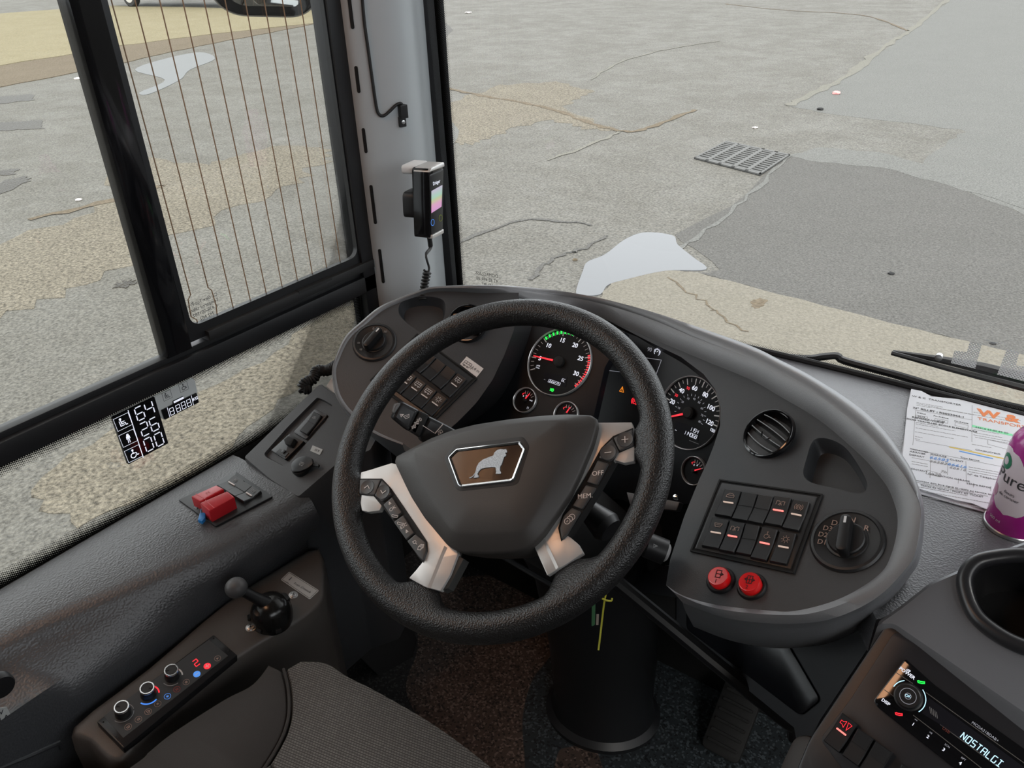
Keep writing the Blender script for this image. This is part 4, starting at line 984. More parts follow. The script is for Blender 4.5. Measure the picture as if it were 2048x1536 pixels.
# ---------------- rocker switch panels
def rocker(f, quad, par, ic=None, icm=greyp, bar=None, h=.006, name='rocker_switch', isz=.0052):
    P = [V(p) for p in f.Ls(quad, h)]; c = sum(P, V((0,0)))/4
    w_ = ((P[1]-P[0]).length+(P[2]-P[3]).length)/2; l_ = ((P[3]-P[0]).length+(P[2]-P[1]).length)/2; e = (P[1]-P[0]+P[2]-P[3]); a = atan2(e.y, e.x)
    g = f.sub(f.P(c.x, c.y)).rot(a)
    bm = BM(); w2, l2 = w_/2, l_/2; rows = [(-l2,0,.0),(-l2,h*.9,.001),(-l2+.001,h*1.15,.0015),(-.0008,h*.72,.0),(.0008,h*.72,.0),(l2-.001,h*1.15,.0015),(l2,h*.95,.001),(l2,0,0)]
    prev = None; br = .0012
    for (y, hh, _) in rows:
        r = addring(bm, [g.P(-w2, y, 0), g.P(-w2, y, max(0,hh-br)), g.P(-w2+br, y, hh), g.P(w2-br, y, hh), g.P(w2, y, max(0,hh-br)), g.P(w2, y, 0)])
        if prev: bridge(bm, prev, r, True)
        else: cap(bm, r[::-1])
        prev = r
    cap(bm, prev); o = link(name, bm, swm, par)
    if bar: bm = BM(); prism(bm, g, rrect(w_*.62, .0018, .0006, 0, .0012), h*.7, h*.95); link('indicator_bar', bm, bar, o)
    else: bm = BM(); prism(bm, g, rrect(w_*.94, .0007, .0003, 0, .0014), h*.6, h*.80); link('groove', bm, blackm, o)
    if ic: bm = BM(); icon(bm, g, ic, 0, l_*.27, isz, h*1.02, .00055); link('switch_symbol', bm, icm, o)
    return o
def swpanel(f, quad, lab, grp=None, name='switch_panel', rim=True):
    t = thing(name, lab, 'switch panel', f.W(*quad[3]))
    P = f.Ls(quad); bm = BM(); prism(bm, f, rnd(P, .002), -.004, .0012, .0006)
    for i in range(4):
        a, b = V(P[i]), V(P[(i+1) % 4]); stroke(bm, f, [tuple(a), tuple(b)], .0022, .0008, t=.0018)
    link('frame', bm, blackm, t); bm = BM(); prism(bm, f, rnd(inset(P, .004) if 1 else P, .002), .0, .0022, .0006); link('plate', bm, swm, t); return t
fr2 = FR.sub(FR.o)
t = swpanel(FR, [(1440.5,961.7),(1644.6,991.2),(1587.8,1147.3),(1383,1102.9)], 'ten rocker switch panel below the vent beside the speedometer')
RR = [([(435,700),(530,715),(485,870),(387,855)],'car',amber),([(537,718),(628,730),(580,895),(487,878)],None,None),([(633,732),(722,748),(672,912),(582,895)],None,None),
([(733,742),(830,755),(780,925),(675,905)],'rays',pink),([(843,765),(942,778),(878,955),(780,930)],'hold',amber),
([(362,870),(460,885),(408,1058),(310,1040)],'wash',amber),([(465,888),(556,905),(500,1080),(412,1065)],'rays',pink),([(565,908),(650,920),(592,1095),(505,1080)],None,None),
([(655,925),(752,942),(690,1130),(597,1108)],'wheelchair',pink),([(765,950),(866,965),(803,1150),(705,1130)],'lamp',amber)]
for q, ic, bar in RR: rocker(FR, c4(q), t, ic, pal, bar)
t = swpanel(FL, [(834.8,669.6),(953.2,758.1),(860,850),(741.8,761.4)], 'rocker switch panel behind the left part of the wheel rim')
LL = [([(1245,840),(1330,900),(1165,1060),(1085,1000)],'busdoor',white),([(1145,770),(1235,835),(1085,985),(1000,920)],None,None),([(1055,705),(1140,768),(990,915),(912,852)],None,None),
([(968,640),(1048,700),(900,846),(825,785)],None,None),([(880,575),(960,634),(815,780),(738,718)],None,None),
([(1065,1015),(1155,1075),(1000,1230),(915,1165)],'lamp',white),([(965,940),(1060,1005),(905,1160),(820,1100)],'bus',white),([(880,880),(962,938),(812,1095),(730,1035)],'bus',white),
([(790,815),(872,873),(722,1030),(642,970)],'bus',white),([(700,750),(782,808),(632,965),(552,905)],None,None)]
for q, ic, bar in LL: rocker(FL, c8(q), t, ic, white, stickw if ic else None, isz=.0058)
# height sticker
t = thing('height_sticker', 'small white sticker with bus drawing reading 3,4 m', 'sticker', FL.W(*c8([(1350,780)])[0]))
bm = BM(); pprism(bm, FL, c8([(1325,690),(1477,800),(1415,878),(1265,760)]), .0002, .0008); link('label', bm, stickw, t)
g = FL; a = pdir(g, *c8([(1350,780)])[0], (10,6.4)); bm = BM(); u, v = g.L(*c8([(1330,765)])[0]); icon(bm, g, 'bus', u, v, .0070, .0009, .0006, a); stroke(bm, g, [g.L(*c8([(1370,770)])[0]), g.L(*c8([(1362,812)])[0])], .0004, .0009); link('bus_drawing', bm, darkgrey, t)
text('height_text', '3,4 m', g, *g.L(*c8([(1405,812)])[0]), .0055, .0009, darkgrey, t, rot=a)
# red push buttons
for (cx, cy, ic, n_, lb) in ((415,1237,'doorL','1','round red lit push button marked 1, left of the pair'),(598,1272,'doorLR','2','round red lit push button marked 2, right of the pair')):
    f = FR.at(*c4([(cx+5,cy+8)])[0]); t = thing('door_button', lb, 'button', f.o, 'red push buttons under the switch panel')
    bm = BM(); lathe(bm, f, [(.0182,-.001),(.0182,.0015),(.0165,.0040),(.0145,.0042),(.0143,.002)], n=48); link('collar', bm, black, t)
    bm = BM(); lathe(bm, f, [(.0132,.002),(.0132,.011),(.0122,.0125),(.0118,.0122)], n=48); o = link('red_cap', bm, redc, t)
    a = pdir(f, *c4([(cx,cy)])[0], (10,1.6)); bm = BM(); icon(bm, f, ic, 0, .0025, .0062, .0125, .0008, a); link('door_symbol', bm, blackm, o)
    text('numeral', n_, f, .001*0, -.0078, .0048, .0126, blackm, o, rot=a)
# ================================================================ STEERING WHEEL
WF = Fr(ray(983,912.3)*1.0, N(53.4,3.04)); WF.turn((911,898),(1040.7,883)) if 0 else None
wt = thing('steering_wheel', 'black grained steering wheel with four silver spokes and lion badge', 'steering wheel', WF.P(0,0,-.02))
RW, rw = .2082, .0178
def wang(px, py): u, v = WF.L(px, py); return atan2(v, u)
jn = [(wang(722,985), .17, .020), (wang(852,1168), .21, .026), (wang(1128,1130), .21, .026), (wang(1268,888), .17, .020)]
bm = BM(); prev = None; first = None; NT = 160; NK = 24
for i in range(NT):
    th = 2*pi*i/NT; ex = 0
    for a, wd, am_ in jn:
        d = (th-a+pi) % (2*pi)-pi; ex += am_*max(0, 1-(abs(d)/wd)**2)**2 if abs(d) < wd else 0
    up = (1+.05*cos(2*th))
    ring = []
    for k in range(NK):
        ph = 2*pi*k/NK; c = cos(ph); s_ = sin(ph)
        rad = RW+rw*c*1.02-(ex*(-c)**1.5 if c < 0 else 0); hh = s_*rw*(1.0-(.35*ex/.026)*max(0,-c)**2)-.002-(.006*max(0,-c)*ex/.026)
        ring.append(bm.verts.new(WF.P(rad*cos(th), rad*sin(th), hh)))
    if prev: bridge(bm, prev, ring)
    else: first = ring
    prev = ring
bridge(bm, prev, first); link('rim', bm, wheelm, wt, angle=80)
def polar(pts, n, c):
    out = []
    for i in range(n):
        a = 2*pi*i/n; d = V((cos(a), sin(a))); best = 0
        for j in range(len(pts)):
            p, q = V(pts[j])-c, V(pts[(j+1) % len(pts)])-c; e = q-p; den = d.x*e.y-d.y*e.x
            if abs(den) < 1e-12: continue
            t_ = (p.x*e.y-p.y*e.x)/den; s_ = (p.x*d.y-p.y*d.x)/den
            if t_ > 0 and -1e-6 <= s_ <= 1+1e-6: best = max(best, t_)
        out.append(tuple(c+d*best))
    return out
HH = .016
hubpx = [(786.6,914.8),(825.5,894),(860,876),(899.7,860.8),(950,848),(1011,838.5),(1075,831),(1133.5,827.4),(1186,830),(1193,834),(1194.7,848),(1185.5,885),(1159.5,948),(1139,990),(1115,1026),(1085.3,1068.9),(1066.7,1087.5),(1050,1098),(1029.6,1104),(974,1107),(922,1104),(905,1098),(892,1088.5),(847.8,1035.5),(822,995),(810.7,972.4),(788,924)]
inpx = [(823.7,899),(860,884),(900,871),(950,858),(1011,848),(1075,841),(1133.5,838),(1122.4,911),(1096.4,977.8),(1059.3,1048.3),(1050,1057),(1040.7,1061.3),(980,1066),(914.6,1065),(906,1061),(899.7,1055.8),(870,1011),(838,950),(831,929.6)]
cc = V(WF.L(985,960,HH)); NP = 120
o_ = polar(rnd(WF.Ls(hubpx, HH), .004), NP, cc); i_ = polar(rnd(WF.Ls(inpx, HH+.012), .004), NP, cc)
bm = BM(); rr = []
rr.append(addring(bm, [WF.P(*(cc+(V(p)-cc)*.90), -.045) for p in o_]))
rr.append(addring(bm, [WF.P(*(cc+(V(p)-cc)*.985), HH-.022) for p in o_]))
rr.append(addring(bm, [WF.P(*p, HH-.004) for p in o_]))
rr.append(addring(bm, [WF.P(*(cc+(V(p)-cc)*.995), HH-.001) for p in o_]))
rr.append(addring(bm, [WF.P(*(cc+(V(p)-cc)*.975), HH+.001) for p in o_]))
rr.append(addring(bm, [WF.P(*(V(p)*.12+V(q)*.88), HH+.0095) for p, q in zip(o_, i_)]))
rr.append(addring(bm, [WF.P(*(cc+(V(q)-cc)*.97), HH+.012) for q in i_]))
rr.append(addring(bm, [WF.P(*(cc+(V(q)-cc)*.5), HH+.0145) for q in i_]))
for a, b in zip(rr, rr[1:]): bridge(bm, a, b)
cap(bm, rr[-1]); cap(bm, rr[0][::-1]); hub = link('hub_cover', bm, hubm, wt, angle=50)
# badge
BF = WF.sub(WF.P(0,0,HH+.013)); cA1 = lambda x, y: (x/2.6947+640, y/2.6947+540)
hexo = [cA1(690,1010),cA1(735,965),cA1(1078,923),cA1(1110,965),cA1(1048,1130),cA1(1028,1142),cA1(765,1172),cA1(745,1160)]
bm = BM(); P = rnd(WF.Ls([cA1(668,1010),cA1(728,942),cA1(1095,897),cA1(1132,950),cA1(1072,1148),cA1(1050,1163),cA1(757,1195),cA1(732,1180)], HH+.014), .004)
prism(bm, WF, P, HH+.008, HH+.0148, .001); bd = link('badge', bm, mat('badge recess plastic', (.022,.021,.021), .5), wt)
P = rnd(WF.Ls(hexo, HH+.016), .0025); P2 = inset(P, .0034 if area(P) > 0 else .0034)
bm = BM(); a = addring(bm, [WF.P(*p, HH+.0145) for p in P]); b = addring(bm, [WF.P(*p, HH+.0165) for p in P]); b2 = addring(bm, [WF.P(*p, HH+.0172) for p in inset(P, .0012)]); c_ = addring(bm, [WF.P(*p, HH+.0165) for p in P2]); d_ = addring(bm, [WF.P(*p, HH+.0148) for p in P2])
for x, y in ((a,b),(b,b2),(b2,c_),(c_,d_)): bridge(bm, x, y)
link('chrome_frame', bm, chrome, bd)
bm = BM(); prism(bm, WF, P2, HH+.0145, HH+.0155); link('gloss_plate', bm, gloss, bd)
lion = [(803,1120),(822,1112),(838,1090),(844,1062),(856,1040),(878,1022),(912,1008),(934,1000),(940,984),(956,970),(974,965),(990,968),(1003,966),(1008,974),(1006,984),(996,986),(1003,992),(1001,1002),(991,1008),(986,1025),(980,1045),(971,1058),(969,1078),(976,1092),(972,1098),(947,1099),(950,1088),(946,1063),(922,1062),(892,1066),(868,1072),(855,1086),(848,1100),(856,1108),(854,1117),(828,1121),(832,1110),(838,1098),(826,1112),(812,1122)]
bm = BM(); prism(bm, WF, WF.Ls([cA1(*q) for q in lion], HH+.0165), HH+.0155, HH+.0168); link('lion_emblem', bm, glitter, bd)
# silver spokes
sl_ = [(721.6,944.5),(745,938),(782.9,925.9),(800,930),(850,960),(905,1080),(916,1108),(900,1150),(881,1182),(850,1174),(818,1156),(832,1140),(846,1122.7),(811,1077),(785,1040),(764,1010),(759,1021),(736,1024),(723.5,1021),(718,989)]
sr_ = [(1190,845),(1263.4,844.3),(1267,855.4),(1269,888.8),(1268,922),(1248,926),(1230,920.3),(1219,926),(1193,978),(1163,1026),(1134,1071),(1141,1075),(1155.8,1087.5),(1166.2,1106),(1130,1130),(1094.5,1150.6),(1082,1122),(1068.6,1093),(1075,1060),(1100,960),(1160,870)]
SH = .004
for px, nm in ((sl_, 'spoke'), (sr_, 'spoke')):
    bm = BM(); P = WF.Ls(px, SH); prism(bm, WF, rnd(P, .0012), SH-.008, SH, .0008); link(nm, bm, silver, wt)
def facet(px, h0, h1):
    bm = BM(); a = addring(bm, [WF.W(*q, h) for q, h in zip(px, h1)]); b = addring(bm, [WF.W(*q, h0) for q in px]); cap(bm, a); bridge(bm, a, b); link('spoke_facet', bm, silver, wt)
facet([cB(((670,650),))[0], cB(((745,702),))[0], cB(((655,895),))[0], cB(((580,875),))[0]], SH-.008, [SH+.0012, SH-.004, SH-.004, SH+.0012])
facet([cB(((1155,655),))[0], cB(((1200,588),))[0], cB(((1285,768),))[0], cB(((1225,810),))[0]], SH-.008, [SH-.004, SH+.0012, SH+.0012, SH-.004])
# buttons on the spokes
btm = mat('spoke button', (.060,.058,.058), .42, bump=.1, scale=1500)
under = [[(718,957),(764,957),(781,975),(807,1013),(832,1050),(854,1083),(855,1102),(846,1125),(838,1117),(811,1077),(785,1040),(762,1010),(747,992),(717,989)],
         [(1226,872),(1266,855.5),(1268.5,892),(1236,906),(1225,924),(1194,979),(1164,1027),(1135,1071),(1122,1082),(1116,1056),(1125,1029),(1172,951),(1202,896)]]
for px in under: bm = BM(); prism(bm, WF, WF.Ls(px, SH+.001), SH-.016, SH+.0008); link('button_bed', bm, blackm, wt)
BT = [([(719.5,959),(761,959),(749.5,989),(746,990),(718.5,987)], [('up',735,974,.0062)]),
 ([(763,960),(774,970),(782,988.5),(763,1003),(756,996),(749,991)], [('down',766,984,.0062)]),
 ([(784,994),(803.5,1025),(785,1038.5),(766,1009)], [('tri',779,1006,.0034),('OK',785,1017,.0048),('phone',790,1030,.0050)]),
 ([(806,1030),(787,1044),(812,1079.5),(828,1065.5)], [('phone',801,1045,.0050),('ESC',807,1052,.0044),('tri',813,1062,.0034)]),
 ([(830.5,1068),(814,1082),(839,1115.5),(845.5,1121),(852.3,1102),(850.5,1084)], [('cup',829,1084,.0040),('pages',840,1095,.0046)]),
 ([(1227,875),(1264.5,858.5),(1266.3,889.8),(1239,901),(1233,890)], [('plus',1250,879,.0062)]),
 ([(1225,877.5),(1237,902),(1226,917),(1218.5,922.5),(1197.5,915.5),(1206,894)], [('minus',1216,905,.0062)]),
 ([(1195,920),(1217,927),(1194,970),(1173,964)], [('OFF',1195.5,946.5,.0058)]),
 ([(1171,969.5),(1192.5,975.5),(1163.5,1018.5),(1144.5,1011.5)], [('MEM.',1170,992,.0058)]),
 ([(1143,1015),(1161.5,1023),(1134,1068.5),(1123,1078),(1119,1056),(1127,1031)], [('rings',1139,1038,.0070)])]
for i, (px, ms) in enumerate(BT):
    bm = BM(); prism(bm, WF, rnd(WF.Ls(px, SH+.004), .0016), SH-.001, SH+.004, .0012)
    if i in (0,1,5,6): c0 = ms[0]; lathe(bm, WF, [(.0098,SH+.0038),(.0094,SH+.0048),(.0075,SH+.0042)], *WF.L(c0[1], c0[2], SH+.004), n=28)
    o = link('spoke_button', bm, btm, wt)
    for s, x, y, z in ms:
        a = WF.L(x, y, SH+.0045); rot = pdir(WF, x, y, (10,-1.0 if i > 4 else 1.0)) if s not in ('OK','ESC','phone','tri') else pdir(WF, x, y, (9,-6))
        if s in ICON: bm = BM(); icon(bm, WF, s, *a, z, SH+(.0048 if i in (0,1,5,6) else .004), .0009 if s in ('plus','minus','up','down') else .0006, rot + (pi/2 if s == 'tri' else 0)); link('button_symbol', bm, stickw, o)
        else: text('button_text', s, WF, *a, z, SH+.004, stickw, o, rot=rot)
# ---------------- steering column
bm = BM(); P = WF.Ls([cB(((742,700),))[0],cB(((775,722),))[0],cB(((690,880),))[0],cB(((655,893),))[0],cB(((640,860),))[0]], SH-.004); prism(bm, WF, P, SH-.02, SH-.004, .001); link('spoke_side', bm, mat('shadow grey spoke side', (.05,.05,.048), .5), wt)  # spoke's side face in shade, the shading put into a darker colour
t = thing('steering_column', 'dark shrouded steering column rising from the cab floor', 'steering column', (-.47,.93,ZF))
def ellring(c, ax, ay, e1, e2, n=40): return [c+e1*ax*cos(2*pi*i/n)+e2*ay*sin(2*pi*i/n) for i in range(n)]
e1 = V((.93,.36,0)).normalized(); e2 = V((0,0,1)).cross(e1)
base = onz(1205,1425,ZF)
secs = [(base, .115, .095), (base+V((0,0,.012)), .116, .096), (base+V((0,0,.022)), .104, .085), (base+V((0,0,.06)), .098, .078), (base+V((-.005,.0,.20)), .105, .08), (base+V((-.02,.0,.36)), .118, .085), (base+V((-.04,-.03,.50)), .14, .085)]
bm = BM(); prev = None
for c_, ax, ay in secs:
    r = addring(bm, ellring(c_, ax, ay, e1, e2)); prev and bridge(bm, prev, r); prev = r
cap(bm, prev); link('column_cover', bm, mat('column plastic', (.012,.013,.015), .42), t)
hubc = WF.P(0,-.02,-.045); low = secs[-1][0]+V((0,0,-.03))
bm = BM(); prev = None
ax_ = (low-hubc).normalized()
g1 = V((1,0,0)); g2 = ax_.cross(g1).normalized()
for k, (s_, a, b) in enumerate(((0,.06,.055),(.15,.075,.065),(.35,.085,.07),(.7,.11,.08),(1.05,.12,.08))):
    r = addring(bm, ellring(hubc+(low-hubc)*s_, a, b, g1, g2, 32)); prev and bridge(bm, prev, r); prev = r
link('upper_shroud', bm, blackm, t)
# wiper / indicator stalk to the left of the hub
def stalk(name, pts, secs, lab, m=black, D=None):
    t = thing(name, lab, 'stalk', pts[0]); bm = BM(); tube(bm, pts, secs, 20); o = link('lever', bm, m, t); return t, o
q = lambda x, y: c8([(x, y)])[0]
p0, p1 = pt(*q(712,1200), 1.09), pt(*q(1180,1440), 1.10); ax = (p1-p0).normalized(); far = p1+ax*.16
t = thing('wiper_stalk', 'black lever with wiper symbols left of the steering hub', 'stalk', p1)
vw = (V((0,0,0))-(p0+p1)/2).normalized(); f = Fr((p0+p1)/2, (vw-ax*vw.dot(ax)).normalized()); f.u = ax; f.v = f.n.cross(ax)
def sx(x, y): return f.L(*q(x, y))
bm = BM(); prism(bm, f, rnd(f.Ls([q(700,1110),q(745,1098),q(890,1175),q(800,1365),q(762,1345),q(642,1245)]), .003), -.016, .012, .005); link('end_cap', bm, black, t)
bm = BM(); prism(bm, f, rnd(f.Ls([q(672,1120),q(712,1108),q(722,1125),q(668,1205),q(650,1190)]), .002), -.008, .013, .002); link('push_end', bm, mat('grey button', (.14,.14,.14), .4), t)
bm = BM(); prism(bm, f, rnd(f.Ls([q(895,1178),q(975,1215),q(890,1420),q(800,1365)]), .002), -.014, .014, .003); link('twist_ring', bm, blackm, t)
bm = BM(); prism(bm, f, rnd(f.Ls([q(975,1225),q(1105,1290),q(1250,1370),q(1200,1560),q(905,1455),q(885,1400)]), .003), -.014, .011, .005); link('lever', bm, black, t)
bm = BM(); stroke(bm, f, [sx(920,1310), sx(1020,1375)], .0008, .0135); stroke(bm, f, [sx(1030,1380), sx(1098,1300)], .0012, .0120); link('trim_line', bm, stickw, t)
for x, y, s_, z in ((742,1220,'tri',.0042),(785,1235,'wash',.0040),(848,1325,'headlamp',.0036),(875,1290,'headlamp',.0036),(900,1262,'headlamp',.0036),(1088,1380,'mirror',.0045)):
    bm = BM(); icon(bm, f, s_, *f.L(*q(x, y), .0135), z, .0142 if 800 < x < 950 else .0122, .0006, pdir(f, *q(x, y), (10,-4))); link('symbol', bm, stickw, t)
bm = BM(); tube(bm, [f.P(*sx(1150,1440)), hubc-WF.n*.01], .012, 12); link('lever_root', bm, black, t)
# stalk on the right with pale end button
a, b = pt(1334,1106,1.07), pt(1215,1058,1.06)
t = thing('retarder_stalk', 'black lever with pale grey round tip right of the steering hub', 'stalk', b)
bm = BM(); tube(bm, [b, b+(a-b)*.3, b+(a-b)*.62, b+(a-b)*.66, b+(a-b)*.97], [.008,.010,.0115,.0165,.0165], 24); link('lever', bm, black, t)
bm = BM(); d_ = (a-b); tube(bm, [b+d_*.95, b+d_*1.0, b+d_*1.03], [.0122,.0120,.009], 24); link('tip_button', bm, mat('pale grey button', (.30,.30,.30), .4), t)
f = Fr(b+d_*.80+(-(a+b)/2).normalized()*.0165, -(a+b)/2); 
bm = BM(); icon(bm, f, 'tri', 0, .003, .0045, .0004, .0006); link('symbol', bm, greyp, t)
a = pt(1222,1062,1.0); b_ = hubc+V((.05,.05,0))
t = thing('indicator_stalk', 'short black lever stub partly hidden behind the right silver spoke', 'stalk', b_)
bm = BM(); tube(bm, [b_, a+(b_-a)*.35, a+(b_-a)*.08, a], [.012,.014,.020,.016], 24); link('lever', bm, black, t)
# cables of the ignition key with tags
k0 = pt(1212,1186,1.10)
t = thing('key_ring_straps', 'yellow strap and green tag hanging below the wheel rim', 'key ring', k0-V((0,0,.1)))
bm = BM(); pts = [k0, pt(1207,1215,1.11), pt(1203,1250,1.12), pt(1197,1300,1.13)]; tube(bm, cat([tuple(p) for p in pts], 5, False), .0013, 6)
tube(bm, cat([tuple(p) for p in (pt(1200,1194,1.10), pt(1210,1200,1.10), pt(1222,1202,1.10), pt(1224,1196,1.10))], 4, False), .0013, 6); link('yellow_strap', bm, yellow, t)
f = Fr(pt(1187,1230,1.11), -ray(1187,1230)); bm = BM(); prism(bm, f, rnd(f.Ls([(1184,1208),(1191,1206),(1190,1250),(1183,1253)]), .002), 0, .002); link('green_tag', bm, greenc, t)
bm = BM(); prism(bm, f, f.Ls([(1193,1228),(1198,1228),(1197,1250),(1192,1250)]), 0, .002); link('pale_tag', bm, mat('dim pale tag', (.25,.2,.16), .5), t)
bm = BM(); tube(bm, [k0, pt(1216,1178,1.09), pt(1232,1120,1.06)], .0016, 6); link('key_wire', bm, steel, t)
# column side bracket with screw seen right of the rim
f = Fr(pt(1340,1010,1.2), N(40,-10)); t = thing('column_bracket', 'small dark bracket with shiny screw below the speedometer', 'bracket', f.o)
bm = BM(); prism(bm, f, rnd(f.Ls([(1255,985),(1335,1000),(1362,1005),(1355,1022),(1335,1020),(1262,1010)]), .002), -.01, .004, .001); link('plate', bm, mat('bracket grey', (.09,.09,.095), .4), t)
f2 = f.at(1353,995); bm = BM(); lathe(bm, f2, [(.004,0),(.004,.004),(.0015,.005)], n=16); link('screw', bm, chrome, t)
# ================================================================ DRIVER SEAT
fab = mat('woven seat fabric', (.10,.092,.085), .9)
def weave(m, c1, c2, s):
    t = m.node_tree; b = t.nodes['Principled BSDF']; tcn = nd(t, 'TexCoord'); mp = nd(t, 'Mapping'); mp.inputs['Rotation'].default_value = (0,0,radians(-8)); mp.inputs['Scale'].default_value = (s, s*.62, 0)
    br = nd(t, 'TexBrick'); br.inputs['Scale'].default_value = 1; br.inputs['Color1'].default_value = (*c1,1); br.inputs['Color2'].default_value = (*[x*.75 for x in c1],1); br.inputs['Mortar'].default_value = (*c2,1)
    br.inputs['Mortar Size'].default_value = .12; br.inputs['Mortar Smooth'].default_value = .6; br.inputs['Brick Width'].default_value = .9; br.inputs['Row Height'].default_value = .5
    t.links.new(tcn.outputs['Object'], mp.inputs[0]); t.links.new(mp.outputs[0], br.inputs[0]); t.links.new(br.outputs['Color'], b.inputs['Base Color'])
    bp = nd(t, 'Bump'); bp.inputs['Strength'].default_value = .6; bp.inputs['Distance'].default_value = .001; bp.invert = True
    t.links.new(br.outputs['Fac'], bp.inputs['Height']); t.links.new(bp.outputs[0], b.inputs['Normal'])
weave(fab, (.150,.138,.126), (.045,.040,.036), 230)
fabd = mat('dark seat bolster fabric', (.035,.030,.027), .9, bump=.5, scale=900)
ZS = -.92
t = thing('driver_seat', 'grey woven driver seat cushion with dark side bolster', 'seat', (-.55,.0,ZF))
SF = Fr((0,0,ZS), (0,0,1)); SF.u = V((1,0,0)); SF.v = V((0,1,0))
edge = [(-.80,-.35),(-.835,.0),(-.825,.20),(-.802,.33),(-.765,.425),(-.725,.465),(-.66,.478),(-.60,.474),(-.45,.455),(-.35,.42),(-.29,.34),(-.27,.1),(-.27,-.35)]
edge = SF.Ls([(190,1590)]) and [(-.80,-.35),(-.835,.05)]+SF.Ls([(255,1530),(400,1430),(560,1331),(600,1312),(655,1318),(700,1345),(760,1375),(880,1445),(1005,1540),(1120,1650)])+[(-.27,.25),(-.25,-.35)]
sb = [(p.x, p.y) for p in [onz(*q_, ZS) for q_ in ((566,1334),(575,1372),(577,1420),(567,1462),(545,1505),(515,1550),(470,1610))]]
sb.append((sb[-1][0]-.0, -.35)); seam = cat(sb, 6, False)
left = cat([(sb[0][0]-.03, sb[0][1]-.004)]+SF.Ls([(500,1362),(444,1392),(342,1457),(290,1498),(253,1528)])+[(-.832,.05),(-.80,-.35)], 6, False)
ctr = cat(SF.Ls([(600,1314),(655,1318),(700,1345),(760,1375),(880,1445),(1005,1540),(1120,1650)])+[(-.27,.25),(-.25,-.35)], 6, False)
def pillow(outline, m, name, hh):
    P = outline if area(outline) > 0 else outline[::-1]; cen_ = sum((V(p) for p in P), V((0,0)))/len(P); bm = BM(); rings = []
    for d, h in ((.0,-.14),(-.003,-.06),(.0,-.022),(.003,-.010),(.006,-.003)): rings.append(addring(bm, [SF.P(*p, h) for p in (inset(P, d) if d else P)]))
    for a, b in zip(rings, rings[1:]): bridge(bm, a, b)
    cap(bm, rings[-1]); return link(name, bm, m, t, angle=80)
pillow(seam+ctr[::-1], fab, 'centre_cushion', -.004); pillow(seam+left[::-1], fabd, 'side_bolster', .010)
bm = BM(); tube(bm, [SF.P(*p, -.004) for p in seam], .0022, 6); link('seam_piping', bm, fabd, t)
bm = BM(); box(bm, (-.55,.02,-1.11), (.42,.50,.12)); link('seat_frame', bm, blackm, t)
bm = BM(); box(bm, (-.55,.02,-1.29), (.34,.40,.22)); link('pedestal', bm, blackm, t)
# ================================================================ LEFT SIDE: sill trim and consoles
ZS_ = -.83
TS = Fr((-1.05,.3,ZS_), (0,0,1)); TS.u = V((1,0,0)); TS.v = V((0,1,0))
t = thing('side_trim', 'grained dark grey side trim under the side window', 'trim panel', (-1.05,.2,-1.2))
# cross-sections along y: wall edge, top, rounded inner edge, vertical face, foot
secs = []
for (y, xi) in ((-1.2,-1.03),(-.2,-1.035),(.0,-1.035),(.19,-1.043),(.368,-.990),(.485,-.958),(.60,-.948),(.652,-.945)):
    xf = -.957+(y-.4)*.01 if y > .1 else -.960
    secs.append([V((x, y, z)) for x, z in ((-1.149,-.86),(-1.149,ZS_+.001),(-1.13,ZS_+.003),(xi-.02,ZS_+.001),(xi-.004,ZS_-.003),(xi+.008,ZS_-.012),(xi+.016,ZS_-.028),(max(xi+.022,xf-.002),-.875),(xf,-.93),(xf-.01,-1.02),(xf-.02,-1.38))])
bm = BM(); prev = None
cols = list(zip(*secs)); dcols = [ [V(p) for p in cat([tuple(p) for p in c], 5, False)] for c in cols]
rr = [addring(bm, c) for c in dcols]
for a, b in zip(rr, rr[1:]): bridge(bm, a, b, False)
cap(bm, [r[-1] for r in rr]); link('trim_cover', bm, leather, t, angle=70)
# pocket groove and USB plate low on the face
ff_ = Fr((-.965,.2,-.93), N(8,97))
fx = Fr(V((-.966,.2,-1.0)), (1,0,0)); fx.u = V((0,1,0)); fx.v = V((0,0,1))
fx.turn((0,1300),(300,1160))
bm = BM(); tube(bm, [fx.W(*p, .002) for p in ((-40,1550),(60,1510),(118,1485),(124,1495))], .004, 8); link('pocket_edge', bm, plastic, t)
a = fx.at(0,1371,.004); s_ = thing('usb_socket_cover', 'round black cap at the left edge of the side trim', 'socket', a.o)
bm = BM(); lathe(bm, a, [(.0165,-.006),(.0165,.004),(.0150,.0065),(.006,.007)], n=40); link('cap', bm, black, s_)
s_ = thing('usb_sticker', 'white sticker with V and A ratings at the left edge', 'sticker', fx.W(15,1440))
bm = BM(); pprism(bm, fx, [(-30,1421),(14,1414),(24.6,1436),(-20,1462)], .0035, .0045); link('label', bm, stickg, s_)
ptext('label_text', '5 V', fx, -3, 1428, .0062, .0046, darkgrey, s_, (10,-5), bold=.00015); ptext('label_text', '2,1 A', fx, 2, 1439, .0062, .0046, darkgrey, s_, (10,-5), bold=.00015)
